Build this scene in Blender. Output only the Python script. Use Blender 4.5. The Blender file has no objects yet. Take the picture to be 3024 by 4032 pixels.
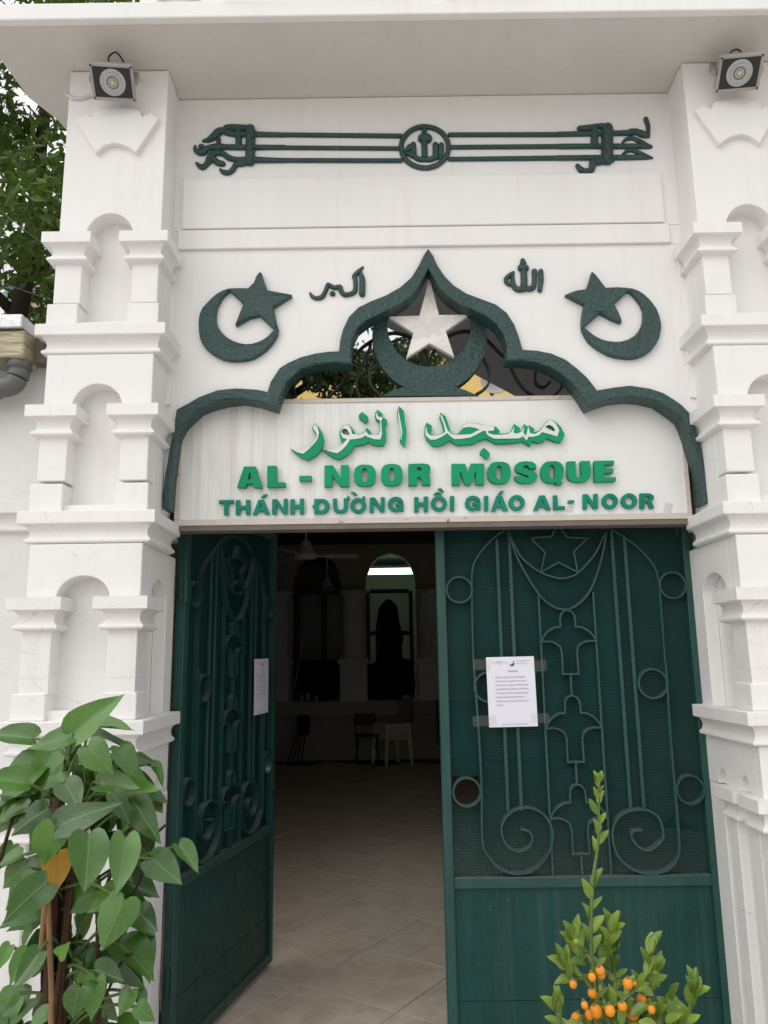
import bpy, bmesh, math, random
from mathutils import Vector, Matrix, Euler
from mathutils.geometry import tessellate_polygon
random.seed(7)
SC = bpy.context.scene
COL = SC.collection
R = math.radians

# ---------------------------------------------------------------- camera, sky, sun, exposure
cd = bpy.data.cameras.new('camera'); cam = bpy.data.objects.new('camera', cd); COL.objects.link(cam)
cam.matrix_world = Matrix(((0.99990, 0.014192, 0.0, 0.0),
                           (0.002655, -0.187059, -0.982345, -3.16),
                           (-0.013941, 0.982246, -0.187078, 1.62),
                           (0, 0, 0, 1)))
cd.sensor_fit = 'HORIZONTAL'; cd.sensor_width = 36.0; cd.lens = 36.04
cd.clip_start = 0.05; cd.clip_end = 600
SC.camera = cam
SUN_EL, SUN_AZ = 42.0, -42.0          # soft light from the street side, from the left
W = bpy.data.worlds.new('World'); SC.world = W; W.use_nodes = True
wn = W.node_tree.nodes; wl = W.node_tree.links
for n in list(wn): wn.remove(n)
sky = wn.new('ShaderNodeTexSky'); sky.sky_type = 'NISHITA'; sky.sun_disc = False
sky.sun_elevation = R(SUN_EL); sky.sun_rotation = R(180 - SUN_AZ)
sky.air_density = 1.0; sky.dust_density = 3.5; sky.ozone_density = 1.0
hs = wn.new('ShaderNodeHueSaturation'); hs.inputs['Saturation'].default_value = 0.25
tint = wn.new('ShaderNodeMix'); tint.data_type = 'RGBA'; tint.blend_type = 'MULTIPLY'; tint.inputs['Factor'].default_value = 1.0
tint.inputs['B'].default_value = (1.0, 0.985, 0.97, 1)
cloud = wn.new('ShaderNodeMix'); cloud.data_type = 'RGBA'; cloud.inputs['Factor'].default_value = 0.8; # overcast cloud layer, brighter overhead than at the horizon (CIE overcast law)
tc = wn.new('ShaderNodeTexCoord'); sxyz = wn.new('ShaderNodeSeparateXYZ'); wl.new(tc.outputs['Generated'], sxyz.inputs[0])
cie = wn.new('ShaderNodeMapRange'); cie.inputs['To Min'].default_value = 2.0; cie.inputs['To Max'].default_value = 6.0; wl.new(sxyz.outputs['Z'], cie.inputs['Value'])
cc = wn.new('ShaderNodeCombineColor'); wl.new(cie.outputs[0], cc.inputs[0]); wl.new(cie.outputs[0], cc.inputs[1]); wl.new(cie.outputs[0], cc.inputs[2]); wl.new(cc.outputs[0], cloud.inputs['B'])
bg = wn.new('ShaderNodeBackground'); bg.inputs['Strength'].default_value = 0.15
wo = wn.new('ShaderNodeOutputWorld')
wl.new(sky.outputs[0], hs.inputs['Color']); wl.new(hs.outputs[0], tint.inputs['A']); wl.new(tint.outputs['Result'], cloud.inputs['A']); wl.new(cloud.outputs['Result'], bg.inputs[0]); wl.new(bg.outputs[0], wo.inputs[0])
ld = bpy.data.lights.new('sun', 'SUN'); ld.energy = 0.5; ld.angle = R(95); ld.color = (1.0, 0.98, 0.955)
sun = bpy.data.objects.new('sun', ld); COL.objects.link(sun)
_d = Vector((math.sin(R(SUN_AZ)) * math.cos(R(SUN_EL)), -math.cos(R(SUN_AZ)) * math.cos(R(SUN_EL)), math.sin(R(SUN_EL))))
sun.rotation_euler = _d.to_track_quat('Z', 'Y').to_euler(); sun.location = _d * 30
vs = SC.view_settings; vs.view_transform = 'Standard'; vs.look = 'None'; vs.exposure = 0.78; vs.gamma = 1.0; vs.use_curve_mapping = False
SC.render.engine = 'CYCLES'
SC.cycles.use_denoising = True
SC.cycles.max_bounces = 10; SC.cycles.diffuse_bounces = 5; SC.cycles.transparent_max_bounces = 12
SC.cycles.sample_clamp_indirect = 6.0; SC.cycles.caustics_reflective = False; SC.cycles.caustics_refractive = False

# ---------------------------------------------------------------- traced outlines, metres on the wall plane (x, z[, width])
CRES_L = [[(-0.661,3.229),(-0.672,3.229),(-0.697,3.22),(-0.721,3.206),(-0.743,3.186),(-0.764,3.162),(-0.783,3.139),(-0.793,3.115),(-0.797,3.092),(-0.797,3.063),(-0.795,3.034),(-0.791,3.004),(-0.781,2.978),(-0.764,2.952),(-0.741,2.931),(-0.716,2.914),(-0.689,2.9),(-0.661,2.893),(-0.632,2.891),(-0.599,2.892),(-0.572,2.897),(-0.55,2.905),(-0.524,2.921),(-0.499,2.941),(-0.478,2.965),(-0.462,2.988),(-0.451,3.011),(-0.447,3.034),(-0.452,3.049),(-0.457,3.046),(-0.468,3.034),(-0.479,3.02),(-0.495,3.003),(-0.516,2.987),(-0.541,2.976),(-0.565,2.969),(-0.592,2.968),(-0.62,2.974),(-0.647,2.985),(-0.672,3.001),(-0.692,3.02),(-0.709,3.044),(-0.718,3.064),(-0.722,3.088),(-0.722,3.114),(-0.718,3.141),(-0.709,3.164),(-0.699,3.185),(-0.685,3.202),(-0.666,3.219)],[(-0.535,3.305),(-0.525,3.299),(-0.515,3.262),(-0.498,3.217),(-0.391,3.194),(-0.393,3.188),(-0.471,3.137),(-0.457,3.063),(-0.452,3.046),(-0.465,3.034),(-0.499,3.067),(-0.532,3.1),(-0.576,3.089),(-0.603,3.072),(-0.632,3.054),(-0.637,3.057),(-0.62,3.107),(-0.604,3.151),(-0.607,3.16),(-0.635,3.19),(-0.666,3.219),(-0.661,3.229),(-0.62,3.229),(-0.584,3.228),(-0.559,3.254),(-0.549,3.284)]]
CRES_R = [[(1.08,3.205),(1.103,3.203),(1.129,3.193),(1.156,3.173),(1.182,3.143),(1.203,3.108),(1.214,3.074),(1.219,3.037),(1.216,3.007),(1.206,2.971),(1.189,2.94),(1.164,2.911),(1.134,2.891),(1.105,2.881),(1.076,2.877),(1.048,2.879),(1.014,2.884),(0.981,2.895),(0.948,2.914),(0.918,2.937),(0.894,2.963),(0.879,2.994),(0.872,3.015),(0.881,3.024),(0.9,3.006),(0.924,2.985),(0.952,2.968),(0.979,2.959),(1.011,2.955),(1.042,2.956),(1.071,2.965),(1.098,2.981),(1.12,3.005),(1.137,3.036),(1.144,3.069),(1.145,3.1),(1.135,3.131),(1.115,3.162),(1.096,3.186),(1.083,3.189)],[(0.932,3.284),(0.946,3.271),(0.988,3.206),(1.037,3.208),(1.08,3.205),(1.083,3.189),(1.051,3.157),(1.019,3.131),(1.035,3.092),(1.045,3.062),(1.047,3.043),(1.04,3.043),(1.004,3.059),(0.959,3.087),(0.954,3.088),(0.917,3.054),(0.882,3.026),(0.872,3.018),(0.872,3.052),(0.879,3.095),(0.889,3.129),(0.854,3.148),(0.809,3.176),(0.854,3.194),(0.901,3.201),(0.914,3.231),(0.925,3.262)]]
ARCH_OUT = [(-0.92,2.243),(-0.923,2.308),(-0.917,2.388),(-0.904,2.482),(-0.894,2.557),(-0.887,2.613),(-0.879,2.677),(-0.83,2.703),(-0.787,2.73),(-0.707,2.761),(-0.63,2.768),(-0.538,2.761),(-0.492,2.75),(-0.48,2.794),(-0.442,2.856),(-0.404,2.881),(-0.348,2.906),(-0.284,2.922),(-0.23,2.929),(-0.185,2.93),(-0.18,2.979),(-0.168,3.03),(-0.141,3.089),(-0.1,3.132),(-0.043,3.161),(0.022,3.187),(0.086,3.225),(0.136,3.271),(0.17,3.328),(0.192,3.376),(0.213,3.407),(0.233,3.376),(0.252,3.326),(0.283,3.274),(0.322,3.229),(0.377,3.19),(0.441,3.163),(0.505,3.136),(0.55,3.096),(0.579,3.043),(0.597,2.984),(0.61,2.925),(0.67,2.92),(0.733,2.906),(0.795,2.876),(0.839,2.837),(0.88,2.795),(0.909,2.753),(0.92,2.736),(0.948,2.74),(0.988,2.747),(1.063,2.755),(1.145,2.741),(1.202,2.72),(1.239,2.694),(1.276,2.665),(1.307,2.628),(1.323,2.587),(1.338,2.49),(1.348,2.426),(1.354,2.366),(1.358,2.287),(1.355,2.234)]
ARCH_IN = [(-0.897,2.243),(-0.895,2.308),(-0.891,2.388),(-0.883,2.481),(-0.874,2.552),(-0.87,2.571),(-0.845,2.616),(-0.785,2.676),(-0.735,2.696),(-0.665,2.714),(-0.6,2.719),(-0.537,2.707),(-0.452,2.679),(-0.44,2.725),(-0.409,2.793),(-0.347,2.851),(-0.284,2.869),(-0.205,2.878),(-0.13,2.871),(-0.133,2.928),(-0.125,2.987),(-0.101,3.037),(-0.06,3.071),(0.005,3.104),(0.07,3.133),(0.126,3.172),(0.168,3.224),(0.194,3.275),(0.212,3.31),(0.23,3.27),(0.257,3.217),(0.296,3.174),(0.342,3.138),(0.398,3.111),(0.454,3.084),(0.5,3.045),(0.53,2.994),(0.543,2.935),(0.537,2.876),(0.604,2.875),(0.667,2.865),(0.73,2.839),(0.79,2.796),(0.826,2.754),(0.853,2.71),(0.88,2.659),(0.924,2.678),(0.984,2.696),(1.059,2.703),(1.122,2.696),(1.179,2.681),(1.227,2.645),(1.271,2.608),(1.286,2.567),(1.298,2.518),(1.311,2.45),(1.325,2.387),(1.331,2.287),(1.33,2.232)]
ARABIC = {'alef':([[(0.072,2.702),(0.093,2.68),(0.096,2.639),(0.103,2.589),(0.101,2.56),(0.094,2.519),(0.072,2.544),(0.079,2.581),(0.074,2.626),(0.064,2.656),(0.063,2.672)]],[[(0.072,2.694),(0.071,2.668),(0.078,2.626),(0.084,2.585),(0.08,2.552),(0.076,2.547),(0.079,2.581),(0.073,2.622),(0.066,2.66)]]),'ra':([[(-0.298,2.63),(-0.278,2.611),(-0.262,2.586),(-0.255,2.557),(-0.259,2.532),(-0.27,2.507),(-0.29,2.485),(-0.325,2.466),(-0.357,2.478),(-0.385,2.501),(-0.4,2.517),(-0.377,2.509),(-0.353,2.509),(-0.325,2.521),(-0.302,2.541),(-0.288,2.565),(-0.29,2.582),(-0.307,2.606)]],[[(-0.297,2.626),(-0.284,2.611),(-0.277,2.586),(-0.281,2.563),(-0.29,2.545),(-0.31,2.524),(-0.325,2.508),(-0.345,2.492),(-0.369,2.498),(-0.397,2.515),(-0.373,2.509),(-0.349,2.51),(-0.321,2.522),(-0.3,2.542),(-0.286,2.567),(-0.288,2.583),(-0.303,2.606)]]),'lam_nun_waw':([[(-0.021,2.687),(0.0,2.667),(0.002,2.652),(0.02,2.638),(0.018,2.623),(0.012,2.615),(0.015,2.569),(0.015,2.553),(0.003,2.526),(-0.027,2.526),(-0.047,2.531),(-0.061,2.543),(-0.083,2.531),(-0.123,2.526),(-0.131,2.509),(-0.155,2.485),(-0.189,2.466),(-0.214,2.474),(-0.246,2.495),(-0.265,2.513),(-0.242,2.507),(-0.214,2.507),(-0.19,2.514),(-0.17,2.535),(-0.182,2.551),(-0.188,2.572),(-0.188,2.589),(-0.178,2.609),(-0.162,2.622),(-0.15,2.622),(-0.134,2.607),(-0.12,2.584),(-0.12,2.573),(-0.09,2.581),(-0.078,2.589),(-0.071,2.606),(-0.051,2.587),(-0.051,2.572),(-0.027,2.572),(-0.015,2.582),(-0.012,2.607),(-0.014,2.632),(-0.03,2.642),(-0.034,2.657),(-0.032,2.674)],[(-0.178,2.593),(-0.17,2.603),(-0.156,2.599),(-0.144,2.578),(-0.146,2.572),(-0.164,2.574),(-0.176,2.58)]],[[(-0.021,2.68),(-0.024,2.661),(-0.014,2.651),(0.0,2.652),(-0.004,2.637),(-0.007,2.636),(-0.004,2.574),(-0.011,2.551),(-0.039,2.553),(-0.067,2.564),(-0.077,2.57),(-0.091,2.56),(-0.115,2.555),(-0.142,2.553),(-0.155,2.53),(-0.178,2.506),(-0.198,2.492),(-0.226,2.499),(-0.263,2.513),(-0.238,2.506),(-0.21,2.508),(-0.186,2.522),(-0.166,2.542),(-0.155,2.555),(-0.174,2.56),(-0.183,2.58),(-0.177,2.604),(-0.162,2.62),(-0.151,2.619),(-0.138,2.6),(-0.134,2.578),(-0.106,2.573),(-0.086,2.579),(-0.071,2.589),(-0.065,2.574),(-0.043,2.57),(-0.019,2.572),(-0.011,2.586),(-0.011,2.636),(-0.026,2.645),(-0.03,2.661)],[(-0.178,2.593),(-0.17,2.603),(-0.156,2.599),(-0.144,2.578),(-0.146,2.572),(-0.164,2.574),(-0.176,2.58)]]),'nun_dot':([[(-0.09,2.678),(-0.064,2.656),(-0.062,2.643),(-0.075,2.629),(-0.104,2.653),(-0.105,2.662)]],None),'mim_sin_jim_dal':([[(0.731,2.63),(0.752,2.62),(0.773,2.597),(0.788,2.563),(0.778,2.539),(0.769,2.528),(0.743,2.532),(0.71,2.549),(0.696,2.533),(0.67,2.527),(0.646,2.536),(0.635,2.513),(0.616,2.528),(0.601,2.535),(0.562,2.528),(0.489,2.526),(0.459,2.543),(0.449,2.55),(0.416,2.542),(0.39,2.527),(0.325,2.522),(0.304,2.532),(0.291,2.546),(0.265,2.528),(0.234,2.518),(0.213,2.522),(0.188,2.55),(0.18,2.574),(0.183,2.61),(0.191,2.626),(0.214,2.61),(0.208,2.569),(0.223,2.565),(0.249,2.571),(0.266,2.584),(0.257,2.623),(0.248,2.65),(0.252,2.67),(0.275,2.652),(0.289,2.6),(0.296,2.575),(0.309,2.57),(0.327,2.573),(0.338,2.599),(0.358,2.617),(0.384,2.622),(0.419,2.616),(0.453,2.606),(0.492,2.602),(0.507,2.583),(0.504,2.57),(0.538,2.571),(0.556,2.58),(0.57,2.614),(0.595,2.595),(0.595,2.579),(0.603,2.584),(0.614,2.613),(0.628,2.601),(0.635,2.607),(0.658,2.59),(0.655,2.574),(0.681,2.583),(0.7,2.607),(0.716,2.627)],[(0.704,2.598),(0.721,2.607),(0.738,2.598),(0.747,2.582),(0.741,2.576),(0.716,2.587)]],[[(0.731,2.628),(0.75,2.614),(0.765,2.581),(0.754,2.553),(0.723,2.564),(0.689,2.574),(0.676,2.56),(0.649,2.553),(0.63,2.554),(0.621,2.537),(0.607,2.557),(0.589,2.547),(0.546,2.547),(0.511,2.547),(0.481,2.548),(0.46,2.559),(0.449,2.57),(0.448,2.582),(0.435,2.583),(0.409,2.569),(0.378,2.554),(0.339,2.549),(0.309,2.548),(0.292,2.561),(0.279,2.575),(0.253,2.558),(0.227,2.547),(0.205,2.547),(0.186,2.565),(0.184,2.588),(0.188,2.61),(0.192,2.579),(0.206,2.565),(0.231,2.564),(0.257,2.571),(0.271,2.582),(0.265,2.614),(0.251,2.654),(0.256,2.66),(0.268,2.627),(0.28,2.589),(0.296,2.57),(0.313,2.567),(0.348,2.567),(0.383,2.569),(0.409,2.584),(0.422,2.589),(0.401,2.597),(0.375,2.602),(0.349,2.598),(0.329,2.576),(0.339,2.597),(0.358,2.615),(0.384,2.62),(0.419,2.613),(0.453,2.605),(0.485,2.6),(0.48,2.583),(0.457,2.583),(0.456,2.573),(0.477,2.565),(0.512,2.564),(0.54,2.567),(0.558,2.578),(0.571,2.602),(0.566,2.573),(0.581,2.568),(0.601,2.577),(0.615,2.602),(0.608,2.573),(0.62,2.557),(0.632,2.602),(0.637,2.57),(0.659,2.565),(0.685,2.582),(0.702,2.606),(0.718,2.625)],[(0.704,2.598),(0.721,2.607),(0.738,2.598),(0.747,2.582),(0.741,2.576),(0.716,2.587)]]),'jim_dot':([[(0.436,2.509),(0.459,2.485),(0.46,2.474),(0.447,2.458),(0.418,2.484),(0.421,2.495)]],None)}
BIG = [[[[(-0.599,2.439),(-0.549,2.438),(-0.519,2.346),(-0.555,2.347),(-0.56,2.363),(-0.586,2.362),(-0.591,2.347),(-0.627,2.348)],[(-0.574,2.419),(-0.564,2.382),(-0.582,2.381)]]],[[[(-0.499,2.44),(-0.459,2.44),(-0.458,2.367),(-0.421,2.367),(-0.421,2.348),(-0.499,2.347)]]],[[[(-0.361,2.394),(-0.309,2.394),(-0.309,2.373),(-0.361,2.373)]]],[[[(-0.253,2.438),(-0.217,2.439),(-0.183,2.383),(-0.183,2.439),(-0.149,2.439),(-0.148,2.346),(-0.185,2.346),(-0.22,2.398),(-0.22,2.347),(-0.254,2.346)]]],[[[(-0.033,2.392),(-0.034,2.378),(-0.036,2.369),(-0.039,2.362),(-0.044,2.356),(-0.05,2.351),(-0.057,2.348),(-0.066,2.346),(-0.08,2.346),(-0.094,2.347),(-0.103,2.349),(-0.111,2.352),(-0.117,2.357),(-0.121,2.363),(-0.125,2.37),(-0.127,2.38),(-0.127,2.394),(-0.126,2.408),(-0.124,2.417),(-0.121,2.424),(-0.116,2.43),(-0.11,2.434),(-0.103,2.438),(-0.094,2.44),(-0.08,2.44),(-0.066,2.439),(-0.056,2.437),(-0.049,2.434),(-0.043,2.429),(-0.039,2.423),(-0.035,2.415),(-0.033,2.406)],[(-0.069,2.393),(-0.07,2.378),(-0.071,2.371),(-0.073,2.366),(-0.076,2.364),(-0.081,2.363),(-0.087,2.364),(-0.09,2.367),(-0.091,2.372),(-0.093,2.379),(-0.093,2.393),(-0.092,2.408),(-0.091,2.415),(-0.089,2.42),(-0.086,2.423),(-0.081,2.424),(-0.075,2.423),(-0.072,2.42),(-0.07,2.415),(-0.069,2.408)]]],[[[(0.082,2.393),(0.082,2.379),(0.079,2.37),(0.076,2.362),(0.071,2.356),(0.065,2.352),(0.058,2.348),(0.049,2.346),(0.035,2.346),(0.021,2.347),(0.012,2.349),(0.005,2.352),(-0.001,2.357),(-0.005,2.363),(-0.009,2.371),(-0.011,2.38),(-0.011,2.394),(-0.01,2.409),(-0.008,2.418),(-0.005,2.425),(0.0,2.431),(0.006,2.436),(0.013,2.439),(0.022,2.441),(0.036,2.441),(0.05,2.441),(0.059,2.438),(0.067,2.435),(0.073,2.43),(0.077,2.424),(0.08,2.416),(0.082,2.407)],[(0.046,2.394),(0.046,2.379),(0.045,2.372),(0.043,2.368),(0.04,2.365),(0.035,2.364),(0.029,2.365),(0.027,2.368),(0.025,2.373),(0.024,2.38),(0.024,2.394),(0.024,2.408),(0.026,2.415),(0.027,2.42),(0.03,2.423),(0.036,2.424),(0.041,2.423),(0.044,2.42),(0.045,2.415),(0.046,2.408)]]],[[[(0.108,2.44),(0.172,2.441),(0.191,2.438),(0.2,2.431),(0.203,2.418),(0.199,2.404),(0.187,2.397),(0.197,2.392),(0.2,2.38),(0.201,2.347),(0.165,2.347),(0.163,2.374),(0.156,2.382),(0.144,2.382),(0.143,2.346),(0.106,2.346)],[(0.145,2.425),(0.158,2.424),(0.164,2.42),(0.164,2.413),(0.158,2.408),(0.144,2.408)]]],[[[(0.294,2.438),(0.292,2.345),(0.327,2.345),(0.329,2.408),(0.349,2.346),(0.372,2.345),(0.397,2.408),(0.395,2.345),(0.43,2.344),(0.434,2.437),(0.376,2.438),(0.362,2.396),(0.352,2.437)]]],[[[(0.546,2.396),(0.545,2.381),(0.543,2.372),(0.539,2.365),(0.534,2.359),(0.527,2.354),(0.52,2.351),(0.51,2.349),(0.495,2.348),(0.481,2.349),(0.471,2.351),(0.464,2.355),(0.458,2.36),(0.453,2.366),(0.45,2.373),(0.448,2.383),(0.448,2.397),(0.45,2.411),(0.452,2.421),(0.456,2.428),(0.461,2.434),(0.467,2.439),(0.475,2.442),(0.485,2.444),(0.499,2.444),(0.514,2.444),(0.523,2.441),(0.531,2.438),(0.537,2.433),(0.542,2.427),(0.545,2.419),(0.546,2.41)],[(0.507,2.397),(0.507,2.382),(0.505,2.375),(0.503,2.37),(0.5,2.367),(0.494,2.367),(0.489,2.368),(0.486,2.37),(0.484,2.375),(0.484,2.383),(0.484,2.397),(0.485,2.412),(0.486,2.419),(0.488,2.424),(0.491,2.427),(0.497,2.427),(0.503,2.426),(0.505,2.423),(0.507,2.419),(0.508,2.411)]]],[[[(0.657,2.413),(0.628,2.412),(0.624,2.422),(0.613,2.428),(0.601,2.423),(0.6,2.415),(0.62,2.407),(0.644,2.401),(0.658,2.388),(0.66,2.373),(0.651,2.358),(0.629,2.349),(0.606,2.348),(0.582,2.351),(0.565,2.363),(0.562,2.379),(0.595,2.38),(0.602,2.371),(0.614,2.368),(0.623,2.373),(0.62,2.381),(0.596,2.389),(0.573,2.399),(0.565,2.414),(0.568,2.429),(0.584,2.441),(0.61,2.445),(0.64,2.442),(0.654,2.432),(0.658,2.422)]]],[[[(0.74,2.348),(0.727,2.347),(0.709,2.348),(0.699,2.351),(0.69,2.355),(0.684,2.36),(0.68,2.367),(0.677,2.376),(0.676,2.388),(0.677,2.407),(0.679,2.418),(0.684,2.426),(0.689,2.433),(0.696,2.438),(0.705,2.442),(0.717,2.443),(0.736,2.443),(0.748,2.442),(0.757,2.438),(0.764,2.433),(0.769,2.427),(0.772,2.418),(0.774,2.408),(0.773,2.39),(0.771,2.377),(0.768,2.368),(0.763,2.36),(0.756,2.355),(0.768,2.346),(0.762,2.34),(0.736,2.34)],[(0.735,2.396),(0.734,2.382),(0.733,2.375),(0.731,2.37),(0.728,2.367),(0.722,2.366),(0.716,2.367),(0.714,2.37),(0.712,2.375),(0.711,2.382),(0.712,2.397),(0.713,2.411),(0.714,2.419),(0.717,2.423),(0.719,2.426),(0.725,2.427),(0.731,2.426),(0.733,2.423),(0.735,2.418),(0.736,2.411)]]],[[[(0.791,2.441),(0.827,2.442),(0.825,2.383),(0.829,2.371),(0.837,2.368),(0.845,2.372),(0.849,2.386),(0.849,2.442),(0.889,2.442),(0.89,2.385),(0.884,2.367),(0.872,2.356),(0.854,2.351),(0.836,2.349),(0.816,2.352),(0.798,2.36),(0.79,2.371),(0.789,2.387)]]],[[[(0.908,2.442),(0.993,2.442),(0.991,2.425),(0.949,2.424),(0.947,2.406),(0.988,2.406),(0.986,2.389),(0.946,2.387),(0.945,2.366),(0.995,2.369),(0.994,2.351),(0.904,2.35)]]]]
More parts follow.
